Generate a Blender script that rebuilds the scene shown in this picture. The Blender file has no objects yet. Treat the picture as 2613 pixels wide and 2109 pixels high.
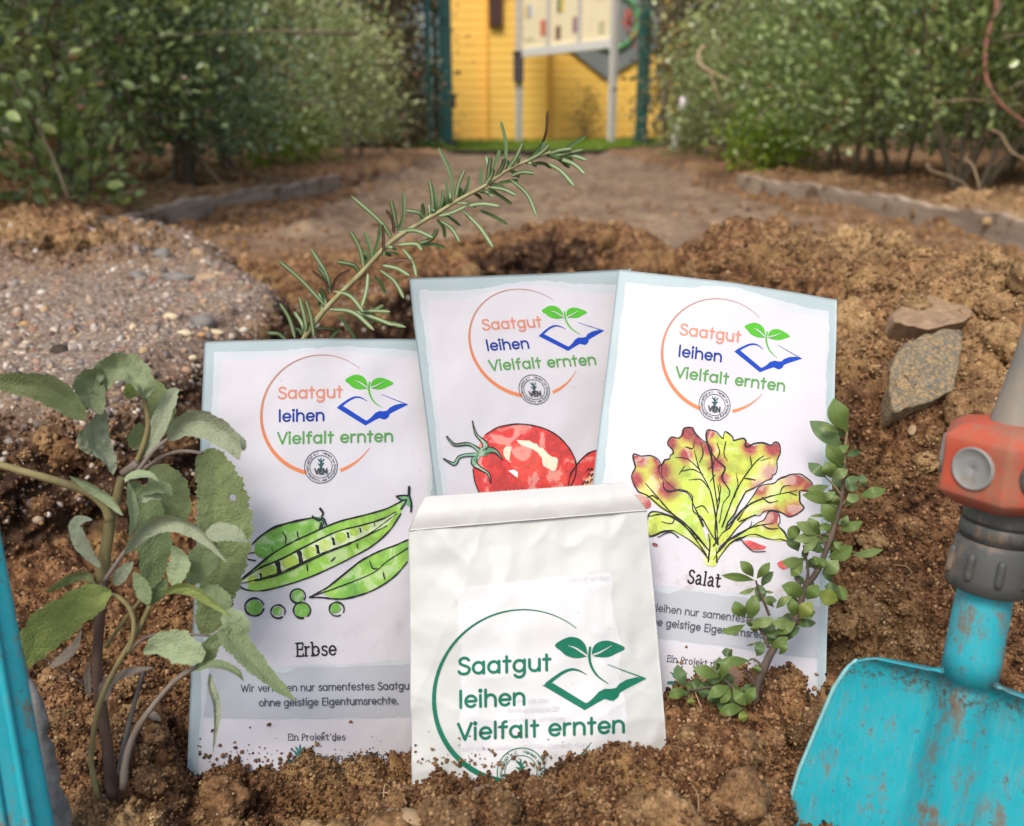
import bpy, bmesh, math, random
import numpy as np
from mathutils import Vector

# ------------------------------------------------------------------ camera, sky, sun
SC = bpy.context.scene
COL = SC.collection
FPX, CX, CY = 2263.0, 1306.5, 1054.5          # focal length and centre of the photograph in its own pixels
PITCH = math.radians(17.75)
CAMZ = 0.22
cam_d = bpy.data.cameras.new('camera')
cam = bpy.data.objects.new('camera', cam_d); COL.objects.link(cam)
cam.location = (0, 0, CAMZ); cam.rotation_euler = (math.pi/2 - PITCH, 0, 0)
cam_d.sensor_fit = 'HORIZONTAL'; cam_d.sensor_width = 36; cam_d.lens = 36*FPX/2613
cam_d.clip_start = 0.01; cam_d.clip_end = 400
cam_d.dof.use_dof = True; cam_d.dof.focus_distance = 0.375; cam_d.dof.aperture_fstop = 11.5
SC.camera = cam
W = bpy.data.worlds.new('World'); SC.world = W; W.use_nodes = True
_nt = W.node_tree; _bg = _nt.nodes['Background']
_sky = _nt.nodes.new('ShaderNodeTexSky'); _sky.sky_type = 'NISHITA'; _sky.sun_disc = False
SUN_EL, SUN_AZ = math.radians(52), math.radians(202)       # azimuth from +Y towards +X
_sky.sun_elevation = SUN_EL; _sky.sun_rotation = SUN_AZ
_sky.dust_density = 4.0; _sky.air_density = 1.0; _sky.ozone_density = 0.6
_nt.links.new(_sky.outputs[0], _bg.inputs[0]); _bg.inputs[1].default_value = 0.15
sun_d = bpy.data.lights.new('sun', 'SUN'); sun = bpy.data.objects.new('sun', sun_d); COL.objects.link(sun)
sun_d.energy = 1.8; sun_d.angle = math.radians(18); sun_d.color = (1.0, 0.94, 0.86)
_sd = Vector((math.sin(SUN_AZ)*math.cos(SUN_EL), math.cos(SUN_AZ)*math.cos(SUN_EL), math.sin(SUN_EL)))
sun.rotation_euler = (-_sd).to_track_quat('-Z', 'Y').to_euler(); sun.location = (-3, -6, 8)
SC.view_settings.view_transform = 'Standard'; SC.view_settings.look = 'None'
SC.view_settings.exposure = 0.40; SC.view_settings.gamma = 1

random.seed(7); RNG = np.random.default_rng(11)

# ------------------------------------------------------------------ helpers
SP, CP = math.sin(PITCH), math.cos(PITCH)
CAM = np.array([0, 0, CAMZ])
def P(u, v, d):
    """world point that sits d metres along the view axis under photograph pixel (u, v)"""
    x = (u-CX)/FPX*d; y = -(v-CY)/FPX*d
    return np.array([x, y*SP + d*CP, CAMZ + y*CP - d*SP])
def Pz(u, v, z):
    yc = (CY-v)/FPX
    return P(u, v, (CAMZ-z)/(SP-CP*yc))
def proj(p):
    p = np.asarray(p, float); q = p - CAM
    d = q[..., 1]*CP - q[..., 2]*SP; y = q[..., 1]*SP + q[..., 2]*CP
    return np.stack([CX + q[..., 0]/d*FPX, CY - y/d*FPX], -1)

def _h(ix, iy, iz, k=0):
    n = (ix.astype(np.int64)*374761393 + iy.astype(np.int64)*668265263 + iz.astype(np.int64)*2147483647 + k*974634777) & 0xffffffff
    n = ((n ^ (n >> 13))*1274126177) & 0xffffffff
    n = ((n ^ (n >> 16))*2246822519) & 0xffffffff
    return ((n ^ (n >> 15)) & 0xffffff)/16777215.0
def vnoise(p, k=0):
    f = np.floor(p); w = p-f; w = w*w*(3-2*w); i = f.astype(np.int64); r = 0
    for a in (0, 1):
        for b in (0, 1):
            for c in (0, 1):
                r = r + _h(i[:, 0]+a, i[:, 1]+b, i[:, 2]+c, k)*(w[:, 0] if a else 1-w[:, 0])*(w[:, 1] if b else 1-w[:, 1])*(w[:, 2] if c else 1-w[:, 2])
    return r*2-1
def fbm(p, o=4, k=0):
    r = 0; a = .5
    for j in range(o): r = r + a*vnoise(p*2**j, k+j); a *= .5
    return r
def cell(p, k=0):
    """rounded bumps: height of the nearest jittered ball, 0..1"""
    f = np.floor(p); i = f.astype(np.int64); best = np.zeros(len(p))
    for a in (-1, 0, 1):
        for b in (-1, 0, 1):
            for c in (-1, 0, 1):
                q0, q1, q2 = i[:, 0]+a, i[:, 1]+b, i[:, 2]+c
                dx = q0+_h(q0, q1, q2, k)-p[:, 0]; dy = q1+_h(q0, q1, q2, k+1)-p[:, 1]; dz = q2+_h(q0, q1, q2, k+2)-p[:, 2]
                R = .55+.45*_h(q0, q1, q2, k+3)
                best = np.maximum(best, np.sqrt(np.maximum(0, R*R-dx*dx-dy*dy-dz*dz)))
    return best
def sstep(a, b, x):
    t = np.clip((x-a)/(b-a), 0, 1); return t*t*(3-2*t)

def tag(o, label=None, cat=None, group=None, kind=None):
    if label: o['label'] = label
    if cat: o['category'] = cat
    if group: o['group'] = group
    if kind: o['kind'] = kind
    return o
def empty(name, loc=(0, 0, 0)):
    o = bpy.data.objects.new(name, None); COL.objects.link(o); o.location = loc; o.empty_display_size = .02
    return o
def mesh_np(name, V, F, mat, parent=None, smooth=True, uv=None, attrs=None):
    """V (n,3), F (m,3|4) or list of such arrays -> one mesh object. V in world space; parent assumed unrotated"""
    V = np.asarray(V, np.float32)
    Fs = F if isinstance(F, list) else [F]
    Fs = [np.asarray(f, np.int32) for f in Fs if len(f)]
    if parent is not None:
        o_ = np.array(parent.matrix_basis.translation, np.float32); q = parent.parent
        while q is not None: o_ = o_ + np.array(q.matrix_basis.translation, np.float32); q = q.parent
        V = V - o_
    me = bpy.data.meshes.new(name)
    me.vertices.add(len(V)); me.vertices.foreach_set('co', V.ravel())
    li = np.concatenate([f.ravel() for f in Fs]); tot = np.concatenate([np.full(len(f), f.shape[1], np.int32) for f in Fs])
    me.loops.add(len(li)); me.loops.foreach_set('vertex_index', li)
    me.polygons.add(len(tot)); me.polygons.foreach_set('loop_start', np.concatenate([[0], np.cumsum(tot)[:-1]]).astype(np.int32))
    me.update(calc_edges=True)
    me.polygons.foreach_set('use_smooth', np.full(len(tot), bool(smooth)))
    if uv is not None:
        l = me.uv_layers.new(name='uv'); l.data.foreach_set('uv', np.asarray(uv, np.float32)[li].ravel())
    for k, a in (attrs or {}).items():
        a = np.asarray(a, np.float32)
        if a.ndim == 1:
            at = me.attributes.new(k, 'FLOAT', 'POINT'); at.data.foreach_set('value', a)
        else:
            at = me.attributes.new(k, 'FLOAT_COLOR', 'POINT'); at.data.foreach_set('color', np.c_[a, np.ones(len(a))].astype(np.float32).ravel())
    if mat is not None: me.materials.append(mat)
    o = bpy.data.objects.new(name, me); COL.objects.link(o)
    if parent is not None: o.parent = parent
    return o
class MB:
    """collects pieces of one mesh"""
    def __init__(s): s.V = []; s.T = []; s.Q = []; s.n = 0; s.uv = []; s.at = {}
    def add(s, V, T=(), Q=(), uv=None):
        V = np.asarray(V, float); s.V.append(V)
        if len(T): s.T.append(np.asarray(T)+s.n)
        if len(Q): s.Q.append(np.asarray(Q)+s.n)
        s.uv.append(np.zeros((len(V), 2)) if uv is None else np.asarray(uv)); s.n += len(V); return s
    def box(s, x0, x1, y0, y1, z0, z1, M=None):
        V = np.array([[x, y, z] for x in (x0, x1) for y in (y0, y1) for z in (z0, z1)], float)
        if M is not None: V = M(V)
        return s.add(V, Q=[[0, 1, 3, 2], [4, 6, 7, 5], [0, 4, 5, 1], [2, 3, 7, 6], [0, 2, 6, 4], [1, 5, 7, 3]])
    def tube(s, pts, rad, n=8, cap=True, uvs=None):
        pts = np.asarray(pts, float); m = len(pts); rad = np.broadcast_to(rad, (m,))
        T = np.gradient(pts, axis=0); T /= np.linalg.norm(T, axis=1)[:, None]+1e-12
        ref = np.array([0.0, 0, 1]) if abs(T[0, 2]) < .8 else np.array([1.0, 0, 0])
        V = []; a = np.linspace(0, 2*math.pi, n, endpoint=False)
        for i in range(m):
            b = np.cross(T[i], ref); b /= np.linalg.norm(b)+1e-12; c = np.cross(b, T[i]); ref = c
            V.append(pts[i]+rad[i]*(np.cos(a)[:, None]*b+np.sin(a)[:, None]*c))
        V = np.concatenate(V); Q = []
        for i in range(m-1):
            for j in range(n): Q.append([i*n+j, i*n+(j+1) % n, (i+1)*n+(j+1) % n, (i+1)*n+j])
        Tt = []
        if cap:
            V = np.vstack([V, pts[0], pts[-1]]); k = m*n
            for j in range(n): Tt += [[k, (j+1) % n, j], [k+1, (m-1)*n+j, (m-1)*n+(j+1) % n]]
        uv = np.zeros((len(V), 2)); uv[:m*n, 1] = np.repeat(np.linspace(0, 1, m), n); uv[:m*n, 0] = np.tile(np.linspace(0, 1, n), m)
        return s.add(V, T=Tt, Q=Q, uv=uv)
    def build(s, name, mat, parent=None, smooth=False, attrs=None):
        F = []
        if s.T: F.append(np.concatenate(s.T))
        if s.Q: F.append(np.concatenate(s.Q))
        return mesh_np(name, np.concatenate(s.V), F, mat, parent, smooth, uv=np.concatenate(s.uv), attrs=attrs)
def catmull(p, n, closed=False):
    p = np.asarray(p, float)
    if len(p) == 2 and not closed: return p[0]+(p[1]-p[0])*np.linspace(0, 1, n)[:, None]
    q = np.vstack([p[-1], p, p[0], p[1]]) if closed else np.vstack([2*p[0]-p[1], p, 2*p[-1]-p[-2]])
    segs = len(q)-3; t = np.linspace(0, segs, n, endpoint=not closed); i = np.minimum(t.astype(int), segs-1); f = (t-i)[:, None]
    a, b, c, d = q[i], q[i+1], q[i+2], q[i+3]
    return .5*(2*b+(c-a)*f+(2*a-5*b+4*c-d)*f*f+(3*b-a-3*c+d)*f**3)
def ico(sub):
    bm = bmesh.new(); bmesh.ops.create_icosphere(bm, subdivisions=sub, radius=1)
    V = np.array([v.co[:] for v in bm.verts]); F = np.array([[v.index for v in f.verts] for f in bm.faces]); bm.free(); return V, F
def rotmats(n, rng=RNG):
    q = rng.normal(size=(n, 4)); q /= np.linalg.norm(q, axis=1)[:, None]; w, x, y, z = q.T
    return np.stack([1-2*(y*y+z*z), 2*(x*y-z*w), 2*(x*z+y*w), 2*(x*y+z*w), 1-2*(x*x+z*z), 2*(y*z-x*w), 2*(x*z-y*w), 2*(y*z+x*w), 1-2*(x*x+y*y)], -1).reshape(n, 3, 3)
def scatter(tv, tf, pos, R, scale):
    """copies of a template mesh as one big array"""
    n = len(pos); sc = scale[:, None, :] if scale.ndim == 2 else scale[:, None, None]
    V = np.einsum('nij,nkj->nki', R, tv[None]*sc)+pos[:, None, :] if tv.ndim == 2 else np.einsum('nij,nkj->nki', R, tv*sc)+pos[:, None, :]
    k = V.shape[1]; F = (tf[None]+(np.arange(n)*k)[:, None, None]).reshape(-1, tf.shape[1])
    return V.reshape(-1, 3), F

# ------------------------------------------------------------------ materials
def s2l(c):
    c = np.array(c, float)/255; return tuple(np.where(c <= .04045, c/12.92, ((c+.055)/1.055)**2.4))
class N:
    def __init__(s, name):
        s.m = bpy.data.materials.new(name); s.m.use_nodes = True; s.t = s.m.node_tree; s.p = s.t.nodes['Principled BSDF']; s.out = s.t.nodes['Material Output']
    def n(s, kind, **k):
        x = s.t.nodes.new(kind)
        for a, b in k.items(): setattr(x, a, b)
        return x
    def l(s, a, b): s.t.links.new(a, b)
    def coord(s, out='Object'):
        if not hasattr(s, '_tc'): s._tc = s.n('ShaderNodeTexCoord')
        return s._tc.outputs[out]
    def noise(s, scale, detail=5, rough=.6, vec=None, dist=0):
        x = s.n('ShaderNodeTexNoise'); x.inputs['Scale'].default_value = scale; x.inputs['Detail'].default_value = detail
        x.inputs['Roughness'].default_value = rough; x.inputs['Distortion'].default_value = dist
        s.l(vec or s.coord(), x.inputs['Vector']); return x.outputs[0]
    def voro(s, scale, feature='F1', vec=None, out=0):
        x = s.n('ShaderNodeTexVoronoi', feature=feature); x.inputs['Scale'].default_value = scale
        s.l(vec or s.coord(), x.inputs['Vector']); return x.outputs[out]
    def ramp(s, v, stops):
        x = s.n('ShaderNodeValToRGB'); e = x.color_ramp.elements
        while len(e) < len(stops): e.new(.5)
        for i, (p, c) in enumerate(stops): e[i].position = p; e[i].color = (*c, 1) if len(c) == 3 else c
        s.l(v, x.inputs[0]); return x.outputs[0]
    def step(s, v, a, b):
        x = s.n('ShaderNodeMapRange', interpolation_type='SMOOTHSTEP'); x.inputs[1].default_value = a; x.inputs[2].default_value = b
        s.l(v, x.inputs[0]); return x.outputs[0]
    def mix(s, f, a, b, mode='MIX'):
        x = s.n('ShaderNodeMix', data_type='RGBA', blend_type=mode)
        for i, v in ((0, f), (6, a), (7, b)):
            if isinstance(v, (int, float)): x.inputs[i].default_value = v
            elif isinstance(v, tuple): x.inputs[i].default_value = (*v, 1)
            else: s.l(v, x.inputs[i])
        return x.outputs[2]
    def math(s, op, a, b=0.0):
        x = s.n('ShaderNodeMath', operation=op)
        for i, v in ((0, a), (1, b)):
            if isinstance(v, (int, float)): x.inputs[i].default_value = v
            else: s.l(v, x.inputs[i])
        return x.outputs[0]
    def attr(s, name, out='Fac'): return s.n('ShaderNodeAttribute', attribute_name=name).outputs[out]
    def sep(s, v):
        x = s.n('ShaderNodeSeparateXYZ'); s.l(v, x.inputs[0]); return x.outputs
    def mapv(s, v, scale):
        x = s.n('ShaderNodeMapping'); x.inputs['Scale'].default_value = scale; s.l(v, x.inputs[0]); return x.outputs[0]
    def bump(s, h, strength=.3, dist=.001, normal=None):
        x = s.n('ShaderNodeBump'); x.inputs['Strength'].default_value = strength; x.inputs['Distance'].default_value = dist
        s.l(h, x.inputs['Height'])
        if normal is not None: s.l(normal, x.inputs['Normal'])
        s.l(x.outputs[0], s.p.inputs['Normal']); return x.outputs[0]
    def done(s, color=None, rough=.6, spec=.4, **k):
        for name, v in (('Base Color', color), ('Roughness', rough), ('Specular IOR Level', spec)):
            if v is None: continue
            if isinstance(v, tuple): s.p.inputs[name].default_value = (*v, 1)
            elif isinstance(v, (int, float)): s.p.inputs[name].default_value = v
            else: s.l(v, s.p.inputs[name])
        return s.m
    def translucent(s, color, f):
        t = s.n('ShaderNodeBsdfTranslucent'); mx = s.n('ShaderNodeMixShader'); mx.inputs[0].default_value = f
        if isinstance(color, tuple): t.inputs[0].default_value = (*color, 1)
        else: s.l(color, t.inputs[0])
        s.l(s.p.outputs[0], mx.inputs[1]); s.l(t.outputs[0], mx.inputs[2]); s.l(mx.outputs[0], s.out.inputs[0])
def plain(name, c, rough=.6, spec=.4, var=.12, scale=60, bump=0, bd=.0005):
    n = N(name); v = n.noise(scale, 4)
    col = n.mix(v, tuple(np.array(c)*(1-var)), tuple(np.minimum(1, np.array(c)*(1+var))))
    if bump: n.bump(n.noise(scale*4, 4), bump, bd)
    return n.done(col, rough, spec)
def ink(name, c, var=.08): return plain(name, c, .75, .2, var, 400)
# ------------------------------------------------------------------ the ground: trench, crumbly mound, gravel ledge, path, banks
M_SOIL = None
def soil_material():
    n = N('soil'); sand = n.attr('sand'); grav = n.attr('grav'); far = n.attr('far'); dark = n.attr('damp_shade')
    big = n.noise(22, 4, .6); mid = n.noise(130, 5, .65); fine = n.noise(800, 3, .6)
    c = n.ramp(mid, [(.32, (.028, .015, .009)), (.45, (.135, .065, .030)), (.56, (.27, .142, .067)), (.72, (.45, .268, .135))])
    c = n.mix(n.step(big, .50, .68), c, (.34, .205, .085))
    cs = n.ramp(mid, [(.28, (.14, .08, .036)), (.48, (.40, .255, .118)), (.70, (.60, .42, .215))])
    c = n.mix(sand, c, cs)
    cg = n.ramp(n.noise(300, 4, .7), [(.3, (.12, .094, .074)), (.5, (.29, .235, .185)), (.7, (.47, .39, .31))])
    c = n.mix(grav, c, cg)
    cp = n.ramp(n.math('ADD', n.math('MULTIPLY', n.noise(7, 7, .75), .65), n.math('MULTIPLY', n.noise(1, 5, .7, vec=n.mapv(n.coord(), (1.2, 3.5, 1))), .35)), [(.34, (.10, .065, .044)), (.46, (.205, .142, .098)), (.56, (.31, .225, .152)), (.68, (.46, .32, .19))])
    c = n.mix(far, c, cp)
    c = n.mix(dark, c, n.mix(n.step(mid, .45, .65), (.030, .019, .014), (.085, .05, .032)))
    c = n.mix(n.math('MULTIPLY', n.step(fine, .35, .75), .6), c, (.03, .017, .010))
    sp = n.voro(420, out=0); spc = n.voro(420, out=1)
    speck = n.math('MULTIPLY', n.math('LESS_THAN', sp, .2), n.math('GREATER_THAN', n.sep(spc)[0], .955))
    c = n.mix(speck, c, (.50, .42, .33))
    fleck = n.math('MULTIPLY', n.math('MULTIPLY', n.math('LESS_THAN', n.voro(230, out=0), .38), n.math('GREATER_THAN', n.sep(n.voro(230, out=1))[1], .72)), grav)
    c = n.mix(n.math('MULTIPLY', fleck, .8), c, n.mix(n.sep(n.voro(230, out=1))[0], (.50, .40, .28), (.62, .58, .52)))
    n.bump(n.noise(1100, 5, .7), .75, .0011)
    return n.done(c, .96, .12)
M_SOIL = soil_material()

def tps(pts, vals, q):
    pts = np.asarray(pts); vals = np.asarray(vals); n = len(pts)
    phi = lambda r2: np.where(r2 > 1e-12, .5*r2*np.log(np.maximum(r2, 1e-12)), 0)
    K = phi(((pts[:, None]-pts[None])**2).sum(-1))+np.eye(n)*2e-4; A = np.zeros((n+3, n+3)); A[:n, :n] = K; A[:n, n] = 1; A[:n, n+1:] = pts; A[n:, :n] = A[:n, n:].T
    w = np.linalg.solve(A, np.r_[vals, 0, 0, 0]); out = np.zeros(len(q))
    for s in range(0, len(q), 100000):
        b = q[s:s+100000]; out[s:s+100000] = phi(((b[:, None]-pts[None])**2).sum(-1))@w[:n]+w[n]+b@w[n+1:]
    return out
INPX = [(0, 2109, .28), (400, 2109, .28), (800, 2109, .28), (1300, 2109, .28), (1700, 2109, .288), (2050, 2109, .303), (2613, 2109, .305), (2300, 2109, .305),
        (120, 1990, .31), (285, 1995, .31), (480, 1900, .332), (600, 1905, .338), (760, 1965, .338), (900, 1945, .336), (1040, 1945, .332),
        (1150, 1950, .322), (1300, 1955, .322), (1450, 1940, .322), (1600, 1925, .322), (1690, 1985, .325), (1720, 1830, .338), (1760, 1775, .342), (1950, 1775, .342),
        (2090, 1775, .345), (1800, 1870, .318), (2000, 1900, .325), (2150, 1700, .40), (2400, 1650, .41), (2200, 1600, .43), (2200, 1400, .45),
        (2400, 1300, .465), (2600, 1400, .45), (2250, 1200, .475), (2200, 1000, .49), (2360, 940, .52), (2500, 950, .50), (2613, 740, .58), (2613, 1050, .5),
        (2308, 690, .70), (2136, 765, .62), (1962, 585, .90), (1750, 645, .90), (1850, 700, .76), (2480, 712, .64), (2080, 640, .82), (1900, 605, .92),
        (30, 1500, .49), (200, 1480, .49), (-200, 1520, .49), (30, 1650, .45), (150, 1700, .435), (300, 1700, .43), (430, 1650, .44), (50, 1850, .365), (250, 1850, .365), (400, 1850, .36), (400, 1380, .53), (330, 1250, .60)]
IN3 = [P(*a) for a in INPX]+[np.array(a) for a in
       [(-.1, .45, -.035), (.05, .45, -.035), (-.12, .65, -.045), (0, .62, -.045), (.08, .8, -.03), (-.08, .9, -.04), (0, .1, 0), (-.3, .1, 0), (.3, .1, 0), (0, -.3, 0), (-.5, -.3, 0), (.5, -.3, 0),
        (-.42, .40, -.025), (-.6, .40, -.02), (-.6, .1, 0), (.55, .5, .105), (.7, .35, .07), (.5, .2, .02), (.9, .1, .02), (.45, 1.2, .0), (.3, 1.14, .02), (.12, .92, .0), (.62, .95, .02), (.8, .85, .03), (.2, 1.08, .035), (1.0, 1.1, .0),
        (.85, .65, .08), (1.2, .8, .02), (1.2, 1.5, 0), (.6, 2.2, 0), (1.3, 2.3, 0), (0, 2.2, 0), (-.6, .5, -.03), (-.5, .9, -.03), (-1, .4, 0), (-1, 1.5, 0), (-.3, 1.2, -.03)]]
IN3 = np.array(IN3)
BND = [Pz(u, v, .068)[:2] for u, v in ((-900, 1100), (-300, 1050), (0, 1038), (150, 1036), (300, 1028), (395, 990), (470, 955), (545, 915), (630, 866), (700, 810), (770, 752), (850, 712), (950, 690), (1080, 664), (1220, 632), (1400, 612), (1560, 622), (1680, 655))]
BND = np.array(BND+[(.22, 1.15), (.5, 2.4), (3, 8)])
LEDGE = np.array([Pz(u, v, .07)[:2] for u, v in ((775, 748), (700, 700), (620, 662), (560, 625), (470, 590), (360, 586), (200, 600), (0, 612), (-600, 640))]+[(-2.5, .2), (-.3, -.5)]+[tuple(b) for b in BND[2:11]])
def seg_sd(q, poly, closed):
    d2 = np.full(len(q), 1e9); a = poly; b = np.roll(poly, -1, 0)
    k = len(poly) if closed else len(poly)-1
    for i in range(k):
        e = b[i]-a[i]; w = q-a[i]; t = np.clip((w@e)/(e@e), 0, 1); d2 = np.minimum(d2, ((w-t[:, None]*e)**2).sum(1))
    return np.sqrt(d2)
def inside(q, poly):
    r = np.zeros(len(q), bool); j = len(poly)-1
    for i in range(len(poly)):
        a, b = poly[i], poly[j]
        c = ((a[1] > q[:, 1]) != (b[1] > q[:, 1])) & (q[:, 0] < (b[0]-a[0])*(q[:, 1]-a[1])/(b[1]-a[1]+1e-12)+a[0]); r ^= c; j = i
    return r
GX = np.arange(-2.2, 2.2, .006); GY = np.arange(-.6, 3.0, .006)
_q = np.stack(np.meshgrid(GX, GY, indexing='ij'), -1).reshape(-1, 2)
_in = np.clip(tps(IN3[:, :2], IN3[:, 2], _q), -.06, .128)
_q3 = np.c_[_q, np.zeros(len(_q))]
_wob = fbm(_q3*9, 3, 5)*.035+fbm(_q3*40, 3, 9)*.014
def outside_h(q):
    pl = LEDGE; s = seg_sd(q, pl, True)*np.where(inside(q, pl), 1, -1)
    l = .07*sstep(-.05, .05, s)
    x, y = q[:, 0], q[:, 1]
    back = .072*np.exp(-((x-.10)/.26)**2)*sstep(1.75, 1.38, y)
    return np.maximum(l, back)+.004
_poly_in = np.vstack([BND, [(8, 8), (8, -3), (-8, -3), (-8, BND[0, 1])]])
_sd = seg_sd(_q, BND, False)*np.where(inside(_q, _poly_in), -1, 1)+_wob
_wd = .012+.25*sstep(.1, .45, _q[:, 0])
_mk = sstep(-1, 1, _sd/_wd)
_hh = _in*(1-_mk)+outside_h(_q)*_mk
KERB_L = np.array([(-.80, .9), (-.78, 1.4), (-.762, 1.85), (-.745, 2.3), (-.70, 2.7), (-.63, 3.3)])
KERB_R = np.array([(.955, .9), (.945, 1.6), (.94, 2.0), (.93, 2.4), (.88, 2.85), (.82, 3.3)])
def bank(x, y):
    kl = np.interp(y, KERB_L[:, 1], KERB_L[:, 0]); kr = np.interp(y, KERB_R[:, 1], KERB_R[:, 0])
    kl = kl+.12*np.clip(y-3.3, 0, 1); kr = kr-.05*np.clip(y-3.3, 0, 1)
    w = .014+.05*np.clip(y-3.2, 0, 1.5)
    b = np.maximum(sstep(-w, w, kl-.022-x), sstep(-w, w, x-kr-.022))
    return b*sstep(.55, 1.1, y)*(.055+.03*np.clip(np.abs(x)-1, 0, 1.5))
GH = _hh.reshape(len(GX), len(GY))
BUMPS = [(1290, 1985, .315, .005, .045), (1120, 1975, .318, -.002, .03), (1450, 1980, .315, .002, .03), (800, 1960, .328, -.011, .035), (2330, 2109, .295, -.008, .045), (2080, 2080, .30, -.006, .03), (660, 1960, .33, -.015, .03), (500, 1960, .33, -.009, .02), (930, 1960, .325, .007, .016), (1600, 1960, .312, .013, .014), (1780, 1850, .322, .014, .018), (1330, 2060, .295, .006, .02), (540, 1990, .322, .003, .022), (2100, 1830, .335, .010, .02), (100, 2020, .30, -.006, .03)]
def height(x, y):
    fx = np.clip((x-GX[0])/.006, 0, len(GX)-1.001); fy = np.clip((y-GY[0])/.006, 0, len(GY)-1.001)
    i = fx.astype(int); j = fy.astype(int); a = fx-i; b = fy-j
    h = GH[i, j]*(1-a)*(1-b)+GH[i+1, j]*a*(1-b)+GH[i, j+1]*(1-a)*b+GH[i+1, j+1]*a*b
    edge = sstep(2.2, 1.8, np.abs(x))*sstep(3.0, 2.3, y)*sstep(-.6, -.3, y)
    rise = .06*sstep(8.0, 11.2, y)
    h = h*edge+rise
    h = h-.011*sstep(.43, .37, y)*sstep(-.2, 0, y)
    for u_, v_, d_, a_, r_ in BUMPS:
        c_ = P(u_, v_, d_); h = h+a_*np.exp(-((x-c_[0])**2+(y-c_[1])**2)/(r_*r_))
    bk = bank(x, y); return np.where(bk > 0, np.maximum(h, h*.25+bk), h)
def hz(x, y): return float(height(np.array([x]), np.array([y]))[0])

fine = np.radians(np.linspace(-41, 41, 780)); coarse = np.radians(np.linspace(41, 319, 80)[1:-1])
AZ = np.r_[fine, coarse]; NC = len(AZ)
rr = np.geomspace(.05, 90, 5200); NR = 1250
step_k = np.where(rr < .16, .02, np.where(rr < 1.6, .0032, np.where(rr < 4, .0055, .02)))
GV = np.zeros((NR, NC, 3))
for c in range(NC):
    x = np.sin(AZ[c])*rr; y = np.cos(AZ[c])*rr; z = height(x, y)
    ds = np.sqrt(np.diff(rr)**2+np.diff(z)**2)/(step_k[1:]*rr[1:]); L = np.r_[0, np.cumsum(ds)]
    r2 = np.interp(np.linspace(0, L[-1], NR), L, rr); GV[:, c, 0] = np.sin(AZ[c])*r2; GV[:, c, 1] = np.cos(AZ[c])*r2; GV[:, c, 2] = np.interp(r2, rr, z)
gn = np.cross(np.gradient(GV, axis=1), np.gradient(GV, axis=0)); gn /= np.linalg.norm(gn, axis=2)[..., None]+1e-12
gn[gn[..., 2] < 0] *= -1
V = GV.reshape(-1, 3); Nn = gn.reshape(-1, 3); R_ = np.hypot(V[:, 0], V[:, 1])
ledge_in = sstep(-.02, .05, seg_sd(V[:, :2], LEDGE, True)*np.where(inside(V[:, :2], LEDGE), 1, -1))*sstep(.03, .06, V[:, 2])*(R_ < 2)
pu = proj(V)
pile = np.exp(-(((pu[:, 0]-150)/330)**2+((pu[:, 1]-640)/70)**2))*(R_ < 1.7)     # crumbly heap at the back of the ledge
flat = ledge_in*(1-pile)
path_ = sstep(1.45, 2.1, V[:, 1])*sstep(.09, .03, V[:, 2])
near = sstep(2.2, 1.3, R_)
amp = near*(1-.82*flat)
clod = sstep(-.25, .35, fbm(V*16, 2, 71))
VW = V+.012*np.c_[fbm(V*38, 2, 201), fbm(V*38, 2, 202), fbm(V*38, 2, 203)]
d = amp*(.019*fbm(V*24, 3, 1)+.024*(cell(VW*42, 20)-.55)*(.35+clod)*(1+.3*(V[:, 1] < .36))+.009*(cell(VW*95+fbm(V*110, 2, 206)[:, None]*.5, 25)-.5)*(flat < .5))
nm = R_ < 2.4; dn = np.zeros(len(V))
sc1 = np.where(flat > .5, .4, 1)
dn[nm] += sc1[nm]*near[nm]*(.0026*(cell(VW[nm]*125+fbm(V[nm]*150, 2, 204)[:, None]*.5, 30)-.5)*(.5+.8*clod[nm])+.0070*fbm(V[nm]*120, 4, 35))
nm2 = R_ < 1.3
dn[nm2] += near[nm2]*np.where(flat[nm2] > .5, .5, 1)*(.0014*(cell(V[nm2]*300+fbm(V[nm2]*300, 2, 205)[:, None]*.5, 40)-.5)+.0026*fbm(V[nm2]*380, 2, 45))
nm3 = R_ < .62
dn[nm3] += .0018*(cell(V[nm3]*520, 50)-.5)
d = d+dn+pile*.03*(.6+fbm(V*18, 3, 77))+pile*.012*cell(V*40, 78)
d += sstep(1.2, 2.0, V[:, 1])*sstep(30, 6, V[:, 1])*(.016*fbm(V*4.5, 4, 61)+.012*fbm(V*22, 4, 62)+.030*np.maximum(0, fbm(V*9, 4, 67)-.10)+.010*fbm(V*45, 3, 74))
bankm = (bank(V[:, 0], V[:, 1]) > .03); d += bankm*(.03*np.maximum(0, fbm(V*9, 3, 63)+.15)+.020*cell(V*26+fbm(V*20, 2, 69)[:, None]*.6, 66)+.012*fbm(V*60, 3, 70))*sstep(9, 5, V[:, 1])*.8
side = sstep(.52, .80, np.abs(V[:, 0]-.1))*sstep(1.3, 1.9, V[:, 1])*sstep(5, 3.4, V[:, 1])*(~bankm)
d += side*(.034*np.maximum(0, fbm(V*6, 3, 64))+.018*cell(V*30+fbm(V*25, 2, 72)[:, None]*.6, 65)*sstep(-.05, .15, fbm(V*8, 2, 68))+.008*fbm(V*70, 3, 73))
V = V+Nn*d[:, None]; GVV = V
xx, yy = V[:, 0], V[:, 1]
sand = np.clip(sstep(.16, .34, xx)*sstep(.36, .46, yy)*sstep(1.3, .9, yy)*(.45+.9*fbm(V*14, 3, 81))+.8*pile*sstep(-.1, .3, fbm(V*12, 2, 85))+sstep(.1, .45, fbm(V*13, 3, 82))*.85*(yy < .45), 0, 1)*(1-flat)
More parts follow.
